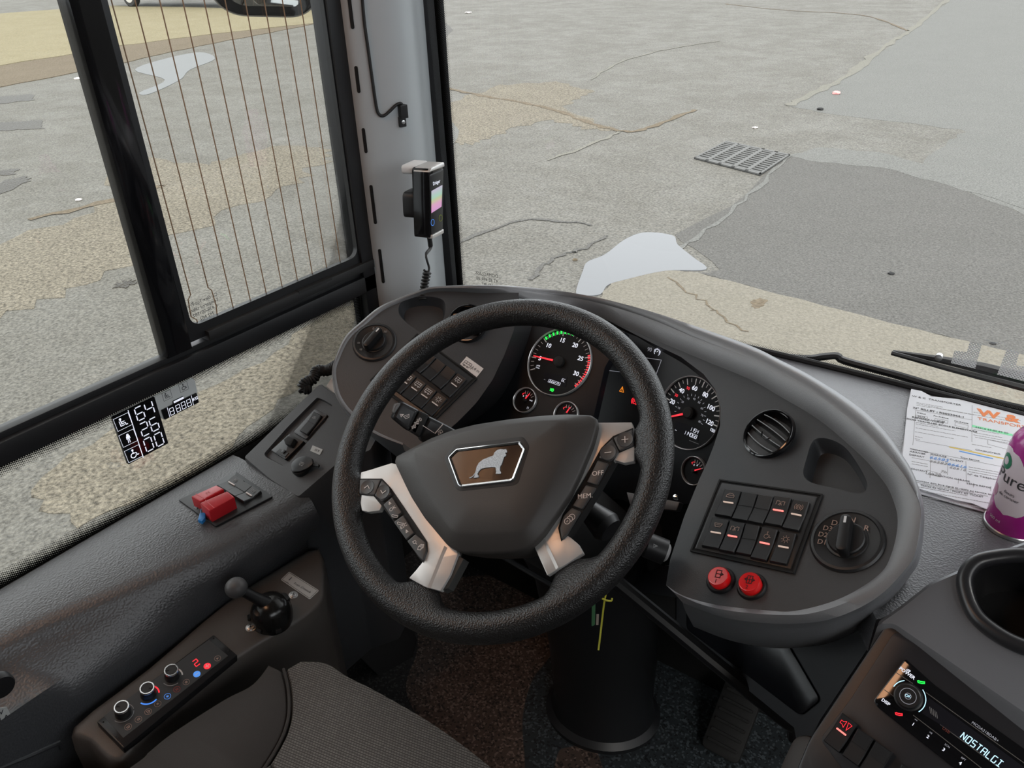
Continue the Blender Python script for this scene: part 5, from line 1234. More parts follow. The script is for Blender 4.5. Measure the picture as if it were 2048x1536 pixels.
# switch insert on the sill with two red covers
PF = TS.sub(TS.P(0,0,.0025)); PF.turn((472.8,943),(545.7,992.5))
t = thing('sill_switch_panel', 'flat switch insert on the sill below the side glass', 'switch panel', PF.W(431,1052))
bm = BM(); pprism(bm, PF, [(472.8,943),(545.7,992.5),(431,1052),(357,999)], 0, .003, .001, r=.002, hp=.003); link('plate', bm, black, t)
g7 = lambda *a: c7([a])[0]
for q_, ic, bar in (([g7(500,1042),g7(580,1085),g7(430,1160),g7(355,1112)],'headlamp',stickw),([g7(566,1086),g7(640,1128),g7(492,1200),g7(422,1155)],None,None),([g7(640,1126),g7(708,1165),g7(560,1240),g7(492,1198)],'wash',stickw)):
    # the rockers run lengthways: reorder so that the symbol end points forward
    a, b, c, d = q_; rocker(PF, [a, b, c, d], t, ic, greyp, bar, h=.008, isz=.0050)
def guard(quad, h0, h1, lab, mtxt, xo):
    gt = thing('red_guard_cover', lab, 'cover', PF.W(*quad[3])); P = rnd(PF.Ls(quad, h1), .0022)
    bm = BM(); prism(bm, PF, P, h0, h1, .0022); o = link('cover', bm, red, gt)
    c = sum((V(p) for p in P), V((0,0)))/len(P)
    bm = BM(); e = PF.Ls(quad, h1); stroke(bm, PF, [tuple(V(e[3])*.8+V(e[0])*.2), tuple(V(e[2])*.8+V(e[1])*.2)], .0012, h1); link('ridge', bm, red, gt)
    r_ = pdir(PF, *quad[0], (-10,5)); text('moulded_text', mtxt, PF, c.x+xo, c.y, .0062, h1, mat('red print'+mtxt, (.62,.20,.20), .5), gt, rot=r_+pi)
    return gt
guard([g7(355,1112),g7(415,1143),g7(232,1240),g7(160,1200)], .003, .022, 'upper red moulded guard cover on the sill switches', 'S9', 0)
guard([g7(440,1158),g7(496,1205),g7(300,1312),g7(228,1250)], .003, .026, 'lower red moulded guard cover with blue seal tag', '', 0)
bt = thing('blue_seal', 'small blue plastic seal hanging on yellow and steel wire by the red covers', 'seal', PF.W(404,1032,.004))
f = PF.sub(PF.P(0,0,.006)); bm = BM(); prism(bm, PF, rnd(PF.Ls([g7(228,1325),g7(272,1322),g7(268,1365),g7(245,1392),g7(212,1380)], .010), .001), .004, .010, .001); link('tag', bm, blue, bt)
bm = BM(); tube(bm, cat([tuple(PF.W(*g7(*p), .012)) for p in ((235,1330),(240,1300),(262,1285),(300,1300),(325,1320),(318,1328),(290,1318),(262,1310))], 4, False), .0005, 5); link('wire', bm, blue, bt)
bm = BM(); tube(bm, [PF.W(*g7(288,1312), .014), PF.W(*g7(303,1318), .014)], .0018, 6); link('yellow_crimp', bm, yellow, bt)
bm = BM(); tube(bm, [PF.W(*g7(185,1280), .010), PF.W(*g7(210,1292), .010)], .0016, 8); link('metal_pin', bm, chrome, bt)
# ---------------- front-left console with mirror controls
CF = Fr(V((-1.05,.70,-.80)), (.05,-.50,.865)); p_ = onx(560,840,-1.09); CF = Fr(onx(490,920,-1.105), (.02,-.52,.85)); CF.turn((560,935),(600,820)) ; 
t = thing('mirror_console', 'dark grey raised console in the front left corner with mirror controls', 'console', CF.W(600,990)-V((0,0,.1)))
edge_ = [(489,914),(520,884),(560,845),(600,806),(640,768),(652,778),(700,806),(770,846),(740,900),(676,925),(597,993),(540,958)]
loc = CF.Ls(edge_); rec = rnd(CF.Ls(c7([(722,872),(900,672),(1130,440),(1185,462),(1246,498),(1245,545),(1200,620),(1050,790),(905,950),(870,968),(735,898)])), .004)
bm = BM(); o_ = rnd(loc, .004); rg = holed(bm, CF, o_, [rec[::-1] if 0 else rec])
a = addring(bm, [CF.P(*p, 0) for p in o_]); b = addring(bm, [CF.P(*p, -.003) for p in inset(o_, -.002)]); c_ = addring(bm, [CF.P(*p, -.003)-V((0,0,.03)) for p in inset(o_, -.0035)]); d_ = addring(bm, [CF.P(*p, -.003)-V((0,0,.45)) for p in inset(o_, -.002)])
bridge(bm, a, b); bridge(bm, b, c_); bridge(bm, c_, d_)
a = addring(bm, [CF.P(*p, 0) for p in rec]); b = addring(bm, [CF.P(*p, -.006) for p in inset(rec, .0015)]); bridge(bm, a, b); cap(bm, b); link('console_body', bm, hoodm if 0 else mat('corner console plastic', (.050,.052,.056), .48, bump=.3, scale=900), t, angle=40)
fs = thing('mirror_switch', 'rocker with mirror symbols in a rounded frame on the corner console', 'switch', CF.W(*g7(1040,720)))
bm = BM(); P = rnd(CF.Ls(c7([(943,705),(1110,525),(1208,572),(1042,762)])), .004); prism(bm, CF, P, -.006, -.001, .0012); link('frame', bm, MAT['corner console plastic'], fs)
o = rocker(CF, c7([(1112,552),(1168,585),(1045,722),(985,692)]), fs, 'mirror', greyp, None, h=.005, name='rocker', isz=.0045)
js = thing('mirror_joystick', 'small black square joystick knob above a slider on the corner console', 'switch', CF.W(*g7(900,880)))
bm = BM(); prism(bm, CF, rnd(CF.Ls(c7([(778,850),(920,722),(1030,778),(888,920)])), .002), -.006, .0015, .001); link('base', bm, black, js)
bm = BM(); prism(bm, CF, rnd(CF.Ls(c7([(872,765),(905,735),(958,757),(925,812),(885,800)]), .012), .002), .0, .013, .002); link('knob', bm, blackm, js)
bm = BM(); prism(bm, CF, rnd(CF.Ls(c7([(815,870),(845,838),(918,872),(890,905)])), .001), .0, .003, .0006); prism(bm, CF, CF.Ls(c7([(862,865),(885,848),(900,858),(878,880)])), .003, .005, .0004); link('slider', bm, swm, js)
st = thing('voltage_sticker', 'small pale sticker reading 12 V on the corner console', 'sticker', CF.W(*g7(1130,850)))
bm = BM(); prism(bm, CF, CF.Ls(c7([(1097,810),(1175,842),(1152,884),(1078,852)])), .0003, .0009); link('label', bm, stickg, st)
ptext('label_text', '12 V', CF, *g7(1128,848), .0042, .0010, darkgrey, st, (10,4), bold=.0001)
sk = thing('power_socket', 'round black 12 volt socket with ribbed flip cap on the corner console', 'socket', CF.W(*g7(1010,980)))
f = CF.at(*g7(1015,985)); bm = BM(); lathe(bm, f, [(.0165,-.004),(.0165,.007),(.0150,.009)], n=40); link('socket_body', bm, blackm, sk)
f = CF.at(*g7(1012,960), .010); bm = BM(); prism(bm, CF, rnd(CF.Ls(c7([(930,950),(975,905),(1040,888),(1092,908),(1100,950),(1060,985),(1000,1010),(938,1015)]), .013), .004), .009, .014, .0015)
prism(bm, CF, rnd(CF.Ls(c7([(1098,935),(1145,955),(1140,975),(1095,965)]), .010), .001), .007, .011, .001); o = link('flip_cap', bm, black, sk)
bm = BM(); icon(bm, CF, 'bus', *CF.L(*g7(1010,952), .014), .0042, .0141, .0006, pdir(CF, *g7(1010,952), (10,4))); link('cap_symbol', bm, greyp, o)
# white sheet edge under the pod and black strip
t = thing('white_pillar_foot', 'small white painted patch showing between corner console and pod', 'panel', onx(690,790,-1.02))
f = Fr(onx(680,785,-1.03), (.1,-.45,.88)); bm = BM(); pprism(bm, f, [(652,772),(668,748),(740,800),(742,850),(690,805)], -.004, 0, .001); link('patch', bm, mat('white paint', (.75,.77,.77), .4), t)
# coiled cord lying on the console edge
def coil(path, R_, turns, r, m, par, name='coil'):
    P = [V(p) for p in cat([tuple(p) for p in path], 12, False)]; L_ = [0]
    for a, b in zip(P, P[1:]): L_.append(L_[-1]+(b-a).length)
    out = []; n = turns*14; nr = None
    for i in range(n+1):
        s = L_[-1]*i/n; j = max(k for k in range(len(L_)) if L_[k] <= s+1e-9); j = min(j, len(P)-2); f_ = (s-L_[j])/max(1e-9, L_[j+1]-L_[j]); p = P[j]*(1-f_)+P[j+1]*f_; t_ = (P[j+1]-P[j]).normalized()
        if nr is None: nr = t_.orthogonal().normalized()
        nr = (nr-t_*nr.dot(t_)).normalized(); b = t_.cross(nr); a = 2*pi*turns*i/n; out.append(p+(nr*cos(a)+b*sin(a))*R_)
    bm = BM(); tube(bm, out, r, 7); return link(name, bm, m, par)
t = thing('coiled_cord', 'black coiled cord bunched between the side glass and the pod', 'cord', onx(620,775,-1.10))
coil([onx(*p, x) for p, x in ((g7(1300,180),-1.06),(g7(1205,235),-1.085),(g7(1130,235),-1.095),(g7(1098,300),-1.09),(g7(1040,325),-1.095),(g7(1020,372),-1.095),(g7(1085,372),-1.085))], .0085, 27, .0027, rubber, t)
# ---------------- lower console with parking brake and climate panel
LC = Fr(V((-.955,.45,-.925)), V((sin(radians(14)),0,cos(radians(14))))); LC.turn((193,1443),(427,1269))
t = thing('lower_side_console', 'warm grey lower console beside the driver seat', 'console', (-.9,.45,-1.3))
ol = [(150,1452),(300,1335),(452,1206),(560,1135),(636,1097),(646,1170),(640,1204),(600,1238),(513,1289),(430,1345),(342,1409),(300,1450),(262,1500),(238,1520),(212,1512),(180,1480)]
P = cat(LC.Ls(ol), 3); bm = BM()
rings = [addring(bm, [LC.P(*p, h)+V((0,0,z)) for p in (inset(P, d) if d else P)]) for d, h, z in ((-.004,-.01,-.42),(-.004,-.012,-.02),(-.002,-.005,0),(.002,-.001,0),(.006,0,0))]
for a, b in zip(rings, rings[1:]): bridge(bm, a, b)
cap(bm, rings[-1]); link('console_body', bm, consm, t, angle=50)
k6 = lambda *a: c6([a])[0]
cp = thing('climate_control_panel', 'black climate control panel with three rotary knobs and red digit', 'control panel', LC.W(246,1498))
q4 = [k6(1250,640),k6(1390,760),k6(722,1310),k6(565,1150)]
bm = BM(); prism(bm, LC, rnd(LC.Ls(q4, .012), .002), -.002, .012, .002); link('housing', bm, gloss if 0 else mat('climate housing', (.012,.012,.013), .25), cp)
bm = BM(); qq = [k6(1222,672),k6(1335,765),k6(722,1245),k6(608,1118)]; prism(bm, LC, LC.Ls(qq, .0125), .012, .0126); face_ = link('face', bm, mat('climate face', (.028,.028,.029), .3), cp)
bm = BM()
for x, y in ((1250,665),(1335,738),(605,1153),(685,1238)): lathe(bm, LC.at(*k6(x, y), .0120), [(.0012,-.001),(.0012,.0004)], n=10)
link('screw_holes', bm, blackm, cp)
for (bx, by, pa) in ((720,1100,(-10,-2)),(868,990,(10,0)),(1008,885,(-10,1))):
    f = LC.at(*k6(bx, by), .0126)
    bm = BM(); lathe(bm, f, [(.0105,0),(.0102,.006),(.0096,.0150),(.0092,.0158)], n=36); o = link('knob', bm, black, cp)
    bm = BM(); lathe(bm, f, [(.0097,.0135),(.0101,.0156),(.0095,.0170),(.0080,.0170),(.0076,.0157)], n=36, capend=False); link('silver_ring', bm, chrome, o)
    a_ = pdir(f, *k6(bx, by), pa); bm = BM(); stroke(bm, f, [(.003*cos(a_), .003*sin(a_)), (.0102*cos(a_), .0102*sin(a_))], .0011, .0165); link('pointer', bm, blackm, o)
ang0 = pdir(LC, *k6(868,990), (-4,3))
def scale_arc(px, py, r, a0, a1, m, wd=.0012):
    f = LC.at(*k6(px, py), .0126); bm = BM(); d0 = radians(a0); 
    stroke(bm, f, [(r*cos(radians(a)), r*sin(radians(a))) for a in range(a0, a1, 8)], wd, .0002); link('scale_arc', bm, m, cp)
scale_arc(868,995,.0140,195,285,bluel,.0018); scale_arc(868,995,.0140,330,400,redl,.0018); scale_arc(720,1100,.0136,190,330,greyp,.0008); scale_arc(720,1100,.0136,340,430,greyp,.0008); scale_arc(1008,890,.0136,180,270,greyp,.0010); scale_arc(1008,890,.0136,330,400,stickw,.0020)
for x, y, ic, m, rm in ((750,1182,'screen',pal,pal),(810,1138,'fog',pal,pal),(867,1093,'doorL',pal,pal),(923,1047,'snow',pal,pal),(980,1003,'snow',bluel,bluel),(1035,962,'heat',mat('dull red print',(.4,.05,.04),.5),pal),(1090,920,'fan',pal,pal),(1273,781,'tri',pal,pal)):
    f = LC.at(*k6(x, y), .0126); bm = BM(); stroke(bm, f, arc(0,0,.0044,0,352,18), .0004, .0002, True); a_ = pdir(f, *k6(x, y), (8,-6)); icon(bm, f, ic, 0, 0, .0027, .0002, .0004, a_); link('touch_key', bm, m, cp)
for x, y, ic, m in ((1152,873,'minus',bluel),(1213,826,'plus',redl)):
    f = LC.at(*k6(x, y), .0126); bm = BM(); lathe(bm, f, [(.0050,0),(.0050,.0006)], n=28); o = link('touch_key', bm, m, cp); bm = BM(); icon(bm, f, ic, 0, 0, .0050, .0006, .0008, pdir(f, *k6(x, y), (8,-6))); link('key_symbol', bm, white, o)
f = LC.at(*k6(1148,808), .0126); a_ = pdir(f, *k6(1145,805), (8,-6)); bm = BM(); seg(bm, f, '2', -.0035*cos(a_)+.005*sin(a_), -.0035*sin(a_)-.005*cos(a_), .0065, .0105, .0013, .0003, rot=a_); link('temperature_digit', bm, redl, cp)
# parking brake
pb = thing('parking_brake', 'black parking brake valve with ball-topped lever', 'lever', LC.W(545,1240))
f = LC.at(*k6(1590,540), 0); 
bm = BM(); lathe(bm, f, [(.033,-.002),(.033,.010),(.0315,.020),(.027,.032),(.019,.040),(.008,.044)], n=40); link('dome', bm, gloss if 0 else mat('brake dome', (.010,.010,.010), .22), pb)
bm = BM(); g = f.rot(pdir(f, *k6(1590,540), (-10,6))); prism(bm, g, rrect(.062,.020,.008), .004, .036, .006)
for k in range(3): tube(bm, [g.P(.033*cos(a), .033*sin(a), .008) for a in (-.6+k*.9, -.35+k*.9)], .004, 6)
link('slot_housing', bm, black, pb)
ball = f.P(*f.L(*k6(1382,367), .075), .075); 
bm = BM(); tube(bm, [f.P(0,0,.030), f.P(0,0,.030)*.5+ball*.5, ball], [.012,.0085,.0075], 16); link('lever', bm, black, pb)
bm = BM(); bmesh.ops.create_uvsphere(bm, u_segments=28, v_segments=18, radius=.0168)
for v in bm.verts: v.co.z *= .92; v.co += ball
link('ball_knob', bm, mat('ball knob', (.07,.07,.072), .45, bump=.2, scale=800), pb)
for (x, y, lb) in ((1466,602,'silver cross-head screw in front of the parking brake'),(1716,412,'silver cross-head screw behind the parking brake near its label')):
    f = LC.at(*k6(x, y)); s_ = thing('screw', lb, 'screw', f.o); bm = BM(); lathe(bm, f, [(.0075,0),(.0075,.001),(.0058,.0012),(.0056,.003),(.003,.0038)], n=24); o = link('head', bm, steel, s_)
    bm = BM(); icon(bm, f, 'plus', 0, 0, .0045, .0036, .0011, .5); link('cross_slot', bm, blackm, o)
lb_ = thing('brake_label', 'grey label reading Frein d\'immob beside the parking brake', 'label', LC.W(*k6(1750,350)))
lq = rnd(LC.Ls([k6(1692,274),k6(1868,385),k6(1812,438),k6(1642,322)]), .003); bm = BM(); prism(bm, LC, lq, .0003, .001); link('plate', bm, stickg, lb_)
bm = BM(); stroke(bm, LC, inset(lq, .0018), .0005, .001, True); u, v = LC.L(*k6(1700,322)); a_ = pdir(LC, *k6(1750,350), (10,5.8)); link('border', bm, darkgrey, lb_)
text('label_text', "Frein d'immob", LC, *LC.L(*k6(1770,370)), .0042, .001, darkgrey, lb_, rot=a_); text('label_text', 'I', LC, *LC.L(*k6(1698,318)), .0070, .001, darkgrey, lb_, rot=a_, bold=.0002); text('label_text', 'Desserré', LC, *LC.L(*k6(1722,298)), .0016, .001, darkgrey, lb_, rot=a_); text('label_text', 'Serré', LC, *LC.L(*k6(1682,338)), .0016, .001, darkgrey, lb_, rot=a_)
# ================================================================ HANDSET ON THE PILLAR
bo = pt(860,408,1.44); BFm = Fr(bo, N(2,100)); BFm.v = V((0,0,1)); BFm.v = (BFm.v-BFm.n*BFm.v.dot(BFm.n)).normalized(); BFm.u = BFm.v.cross(BFm.n)
t = thing('breathalyser_handset', 'black breathalyser handset with small colour screen on the pillar', 'handset', BFm.W(861,478))
hq = [(857,338),(887,326),(885,467),(861,478)]
P = rnd(BFm.Ls(hq), .006); bm = BM(); prism(bm, BFm, P, -.034, 0, .003); link('body', bm, gloss, t)
bm = BM(); prism(bm, BFm, rnd(BFm.Ls([(858,350),(886,338),(884.5,458),(862,470)]), .003), 0, .0012, .0004); fp = link('front_plate', bm, black, t)
bm = BM(); prism(bm, BFm, BFm.Ls([(861.5,382),(883,370),(881.5,413),(861.5,426)]), .0012, .0018); link('screen', bm, mat('colour screen', (.35,.3,.4), .3, emit=.6, ecol=(.75,.55,.8)), fp)
sm = MAT['colour screen']; tt = sm.node_tree; b_ = tt.nodes['Principled BSDF']; tcx = nd(tt, 'TexCoord'); sx_ = nd(tt, 'SeparateXYZ'); cr = nd(tt, 'ValToRGB'); tt.links.new(tcx.outputs['Generated'], sx_.inputs[0]); tt.links.new(sx_.outputs['Z'], cr.inputs[0]); tt.links.new(cr.outputs[0], b_.inputs['Emission Color'])
e = cr.color_ramp.elements; e[0].color = (.7,.22,.55,1); e[1].color = (.55,.5,.62,1)
for p_, c_ in ((.3,(.8,.3,.5,1)),(.5,(.55,.6,.15,1)),(.65,(.3,.7,.4,1))): x = e.new(p_); x.color = c_
ptext('maker_text', 'Dräger', BFm, 873, 365, .0062, .0013, whitel, fp, (10,-4.5))
for x, y, m in ((865,445,bluel),(881,436,mat('olive ring',(.2,.25,.02),.5,emit=.3))):
    g = BFm.at(x, y, .0012); bm = BM(); stroke(bm, g, arc(0,0,.0055,0,350,16), .0007, .0002, True); link('touch_button', bm, m, fp)
bm = BM(); prism(bm, BFm, rnd(BFm.Ls([(856,345),(860,336),(886,324),(887,333)]), .002), -.030, .003, .002); link('top_cap', bm, silver, t)
bm = BM(); prism(bm, BFm, rnd(BFm.Ls([(862,470),(885,458),(885,466),(862,478)]), .002), -.006, .003, .001); link('bottom_trim', bm, silver, t)
bm = BM(); prism(bm, BFm, rnd(BFm.Ls([(864,352),(893,345),(890,322),(862,335)]), .006), -.062, -.034, .004); link('white_hanger', bm, white, t)
bm = BM(); prism(bm, BFm, rnd(BFm.Ls([(862,390),(885,378),(884,430),(864,442)]), .01), -.060, -.034, .004); link('holder', bm, black, t)
cpx = [BFm.P(*BFm.L(873,476), -.015), BFm.P(*BFm.L(873,487), -.015)]
a0 = cpx[0]; b0 = pt(853,545,1.46); c0 = pt(845,600,1.45)
ct = thing('handset_cord', 'black coiled cord hanging from the handset down to the pod', 'cord', c0)
bm = BM(); tube(bm, cat([tuple(p) for p in (a0, a0-V((0,0,.02)), pt(852,510,1.45), pt(858,535,1.455), pt(856,545,1.455))], 5, False), [.0045]*5+[.003]*5+[.002]*11, 8); link('cord_lead', bm, rubber, ct)
coil([pt(855,542,1.455), pt(851,560,1.455), pt(848,578,1.455), pt(846,600,1.45)], .0060, 9, .0021, rubber, ct)
# ================================================================ RIGHT SIDE: dash top, papers, can, centre console
ZD = -.69
DT = Fr((0,1.1,ZD), (0,0,1)); DT.u = V((1,0,0)); DT.v = V((0,1,0))
t = thing('dash_top', 'grained grey dashboard shelf under the windscreen', 'dashboard', (.2,1.1,-.9))
fr_ = [onz(*q, ZD) for q in ((2400,1110),(2300,1105),(2060,1100),(1985,1124),(1937,1148),(1866,1180),(1800,1225),(1752,1240))]
pts = [(-1.06,1.12)]+[(-1.05+2.35*i/30, wsy(-1.05+2.35*i/30)-.012) for i in range(31)]+[(1.3,fr_[0].y)]+[(p.x, p.y) for p in fr_]+[(-.10,.79),(-.17,.88),(-.30,1.05),(-.42,1.12)]
DS = Fr((0,0,ZD), (0,0,1)); DS.u = V((1,0,0)); DS.v = V((0,1,0))
bm = BM(); prism(bm, DS, pts, -.05, 0, .004); link('shelf', bm, dashtop, t)
bm = BM(); tube(bm, [DS.P(x, y-.004, .003) for x, y in pts[2:30]], .006, 8); link('edge_seal', bm, black, t)
# sheets of paper
p4 = lambda x, y: (x/3.2+1560, y/3.2+640)
pq = [p4(840,440), p4(905,452), p4(970,487), p4(1150,505), (2048,824), (2180,860), (2130,1070), p4(1355,1222), p4(1230,1170), p4(1130,1150), p4(885,1075), p4(770,1045), p4(785,870), p4(815,560)]
t = thing('paper_sheet', 'printed route sheet with orange heading lying on the dash top', 'paper', DT.W(1920,900))
bm = BM(); prism(bm, DT, DT.Ls(pq, .006), .0045, .0055, 0); link('sheet', bm, paper, t)
t2 = thing('paper_sheet', 'under sheet of paper peeping out below the printed route sheet', 'paper', DT.W(1920,960))
bm = BM(); prism(bm, DT, DT.Ls([(1822,795),(2060,840),(2150,1062),(1982,1026),(1930,1012),(1836,985),(1800,960),(1803,905)], .003), .001, .0022, 0); link('sheet', bm, paper, t2)
PH = .0056
def pl(pts_, wd, m, name='printing'):
    bm = BM(); 
    for a in pts_: stroke(bm, DT, [DT.L(*p4(*q), PH) for q in a], wd, PH, t=.0001)
    return link(name, bm, m, t, smooth=False)
def ptx(s, x, y, sz, m=darkgrey, d=(10,1.9), **k): return text('print_text', s, DT, *DT.L(*p4(x, y), PH), sz, PH, m, t, rot=pdir(DT, *p4(x, y), d, PH), **k)
ptx('W &', 1395, 615, .0205, orange, bold=.0012); ptx('TRANSPORT', 1420, 660, .0085, orange)
ptx('W & C  TRANSPORTER', 1000, 516, .0050); ptx('N° BILLET : R2023044-1', 1015, 592, .0052, bold=.0002)
ptx('RENDEZ-VOUS', 945, 640, .0048, bold=.0002); ptx('ADOM TRAVELLER ECOLE ELEMENTAIRE', 1025, 672, .0040, bold=.0001)
ptx('Début', 905, 598, .0036); ptx('Fin Prévue', 1030, 622, .0036); ptx('Fin Réelle', 1160, 655, .0036)
ptx('20:45', 905, 620, .0036); ptx('23:30', 1030, 648, .0036)
ptx('ARRIVEE', 880, 850, .0040); ptx('DEPART', 875, 870, .0040); ptx('Kilométrage', 890, 835, .0036); ptx('GARAGE', 1015, 868, .0038); ptx('CLIENT', 1130, 900, .0038)
ptx('66583', 1015, 890, .0072, blueink, shear=.3); ptx('66616', 1130, 932, .0072, blueink, shear=.3); ptx('66583', 1010, 912, .0066, greyp, shear=.3); ptx('66616', 1135, 952, .0062, greyp, shear=.3); ptx('16h20', 975, 985, .0060, greyp, shear=.3); ptx('7h', 1045, 972, .0060, greyp, shear=.3)
ptx('VALIDATION GARAGE', 1085, 1010, .0036); ptx('TEMPS REPOS', 1270, 1060, .0036); ptx('N° de Téléphone', 1300, 1005, .0040); ptx('MONTANT', 880, 960, .0036); ptx('Type Service', 1215, 890, .0034); ptx('CONDUCTEUR', 1330, 845, .0034)
ptx('Ce document doit être signé et remis au service exploitation', 1130, 1075, .0036); ptx('Notes de service : FNGT ET TICKET', 1100, 1095, .0036)
rl = random.Random(4)
L_ = []
for y0, x0, x1 in ((528,875,1040),(536,875,1010),(545,875,960),(555,950,1240),(562,1000,1450),(655,870,1010),(665,870,1120),(690,870,1200),(715,865,1110),(745,865,910),(760,865,900),(590,1240,1540),(700,1240,1400),(720,1240,1420),(735,1240,1520),(750,1250,1480),(795,1230,1350),(940,1210,1420),(955,1210,1400),(970,1210,1430),(1035,860,1240),(1050,900,1330),(1065,870,1200),(1085,860,1390),(905,845,950),(920,845,950),(1130,900,1300)):
    x = x0
    while x < x1:
        w_ = rl.uniform(8, 26); L_.append([(x, y0+(x-x0)*.18), (min(x+w_,x1), y0+(min(x+w_,x1)-x0)*.18)]); x += w_+7
pl(L_, .0011, greyp)
pl([[(868,580),(850,800)],[(1230,545),(1228,780)],[(870,770),(1228,835)],[(845,825),(1480,950)],[(965,850),(960,1010)],[(1075,880),(1072,990)],[(1190,905),(1192,1030)],[(845,880),(1180,945)],[(1330,765),(1480,800),(1482,835),(1330,795),(1330,765)],[(870,608),(945,620),(942,632),(868,620),(870,608)],[(992,628),(1075,645),(1072,662),(990,645),(992,628)],[(1122,655),(1205,675),(1202,695),(1120,675),(1122,655)],[(940,960),(1030,985),(1028,1005),(936,985),(940,960)],[(1142,1020),(1140,1045)],[(1240,1045),(1238,1070)],[(1350,1065),(1348,1095)],[(862,600),(1240,560)][:0] or [(862,575),(1230,640)]], .0006, greyp, 'form_lines')
pl([[(1240,680),(1478,735)]], .0065, greenhi, 'highlight'); ptx('66616 62,80 89 50', 1355, 706, .0042)
pl([[(1088,813),(1460,893)]], .0028, yellowink, 'yellow_line'); pl([[(1152,840),(1358,886)]], .0028, blueink, 'blue_line')
# aerosol can
cb = onz(2026,1052,ZD); fcan = Fr(cb, (0,0,1)); 
t = thing('air_freshener_can', 'magenta aerosol can with white label and green badge on the dash', 'aerosol can', cb)
R_ = .0330
bm = BM(); lathe(bm, fcan, [(.029,.0),(.033,.002),(.0338,.005),(.033,.008),(R_,.010),(R_,.118),(.0315,.124),(.0318,.127),(.027,.137),(.022,.142),(.021,.146)], n=64); o = link('body', bm, purple, t)
bm = BM(); lathe(bm, fcan, [(.0345,.001),(.0345,.005),(.0336,.0062)], n=64); link('base_rim', bm, steel, o)
bm = BM(); lathe(bm, fcan, [(.0215,.142),(.0215,.150),(.015,.156),(.0135,.163),(.0145,.172),(.013,.180),(.006,.184)], n=40); link('spray_cap', bm, mat('magenta cap', (.50,.05,.36), .3), t)
va = atan2(-cb.y, -cb.x)                                    # side of the can that faces the driver
va = va-.25
def canpatch(pts_, m, name, rr=.0002, par=o):              # outline in (arc degrees, height) wrapped round the can, in level strips
    lo, hi = min(h for _, h in pts_), max(h for _, h in pts_); bm = BM(); prev = None; NR = 26
    for i in range(NR+1):
        h = lo+(hi-lo)*min(.9999, max(.0001, i/NR)); X = []
        for (a0, h0), (a1, h1) in zip(pts_, pts_[1:]+pts_[:1]):
            if (h0-h)*(h1-h) <= 0 and h0 != h1: X.append(a0+(a1-a0)*(h-h0)/(h1-h0))
        if len(X) < 2: continue
        a_, b_ = min(X), max(X); row = []
        for j in range(21):
            a = va+radians(a_+(b_-a_)*j/20); row.append(bm.verts.new(cb+V((cos(a)*(R_+rr), sin(a)*(R_+rr), h))))
        if prev: bridge(bm, prev, row, False)
        prev = row
    return link(name, bm, m, par)
lab = cat([(-62,.118),(-20,.118),(5,.100),(28,.078),(36,.055),(22,.038),(-5,.032),(-30,.035),(-48,.046),(-58,.07),(-63,.095)], 5)
canpatch(lab, canwhite, 'label'); canpatch([(-44+16*cos(a*.524), .101+.011*sin(a*.524)) for a in range(12)], cangreen, 'green_badge', .0006); canpatch([(-45+8*cos(a*.524), .101+.0055*sin(a*.524)) for a in range(12)], canwhite, 'badge_ring', .0008)
canpatch([(-50+9*cos(a*.785), .055+.009*sin(a*.785)) for a in range(8)], mat('pink blossom print', (.60,.30,.45), .5), 'blossom_print', .0005)
canpatch([(45,.012),(75,.012),(75,.050),(45,.050)], canwhite, 'side_label', .0005)
def cantext(s, adeg, h, size, m):
    cu = bpy.data.curves.new('t', 'FONT'); cu.body = s; cu.size = size; cu.align_x = 'CENTER'; cu.align_y = 'CENTER'; o_ = bpy.data.objects.new('t', cu); bm = BM(); me = o_.to_mesh(); bm.from_mesh(me); o_.to_mesh_clear()
    for v in bm.verts:
        a = va+radians(adeg)+v.co.x/R_; hh = h+v.co.y-v.co.x*0; v.co = cb+V((cos(a)*(R_+.0009), sin(a)*(R_+.0009), hh))
    bpy.data.objects.remove(o_); bpy.data.curves.remove(cu); link('label_text', bm, m, o, smooth=False)
cantext('Pure', -22, .082, .022, darkgrey); cantext('fleurs', -12, .064, .006, darkgrey); cantext('de cerisier', -12, .058, .006, darkgrey); cantext('500 ml', -25, .020, .006, canwhite)
# centre console: sloping top with a cup holder, fascia with radio below
QF = Fr(onz(1900,1230,-.66), N(62,-12))
k5 = lambda *a: c5([a])[0]
t = thing('centre_console', 'smooth grey centre console rising to the right with a cup holder', 'console', onz(1800,1400,-1.0))
top_ = [(1787,1246),(1759,1248),(1801,1219),(1866,1168),(1937,1137),(1985,1112),(2060,1085),(2230,1090),(2300,1300),(2300,1590),(2048,1424)]
hole = cat(QF.Ls([(2000,1128),(1965,1136),(1948,1158),(1950,1190),(1968,1225),(1995,1252),(2035,1276),(2080,1290),(2130,1280),(2155,1235),(2140,1175),(2095,1138),(2045,1125)]), 4)
bm = BM(); o_ = rnd(QF.Ls(top_), .006); holed(bm, QF, o_, [hole])
a = addring(bm, [QF.P(*p, 0) for p in o_]); b = addring(bm, [QF.P(*p, -.004) for p in inset(o_, -.004)]); c_ = addring(bm, [QF.P(*p, -.004)-V((0,0,.10)) for p in inset(o_, -.008)]); bridge(bm, a, b); bridge(bm, b, c_)
link('console_top', bm, mat('console satin grey', (.125,.13,.142), .38, spec=1.0, bump=.15, scale=1200), t, angle=50)
ch = thing('cup_holder', 'deep black cup holder with thick rounded rim in the console top', 'cup holder', QF.W(2048,1210,-.07))
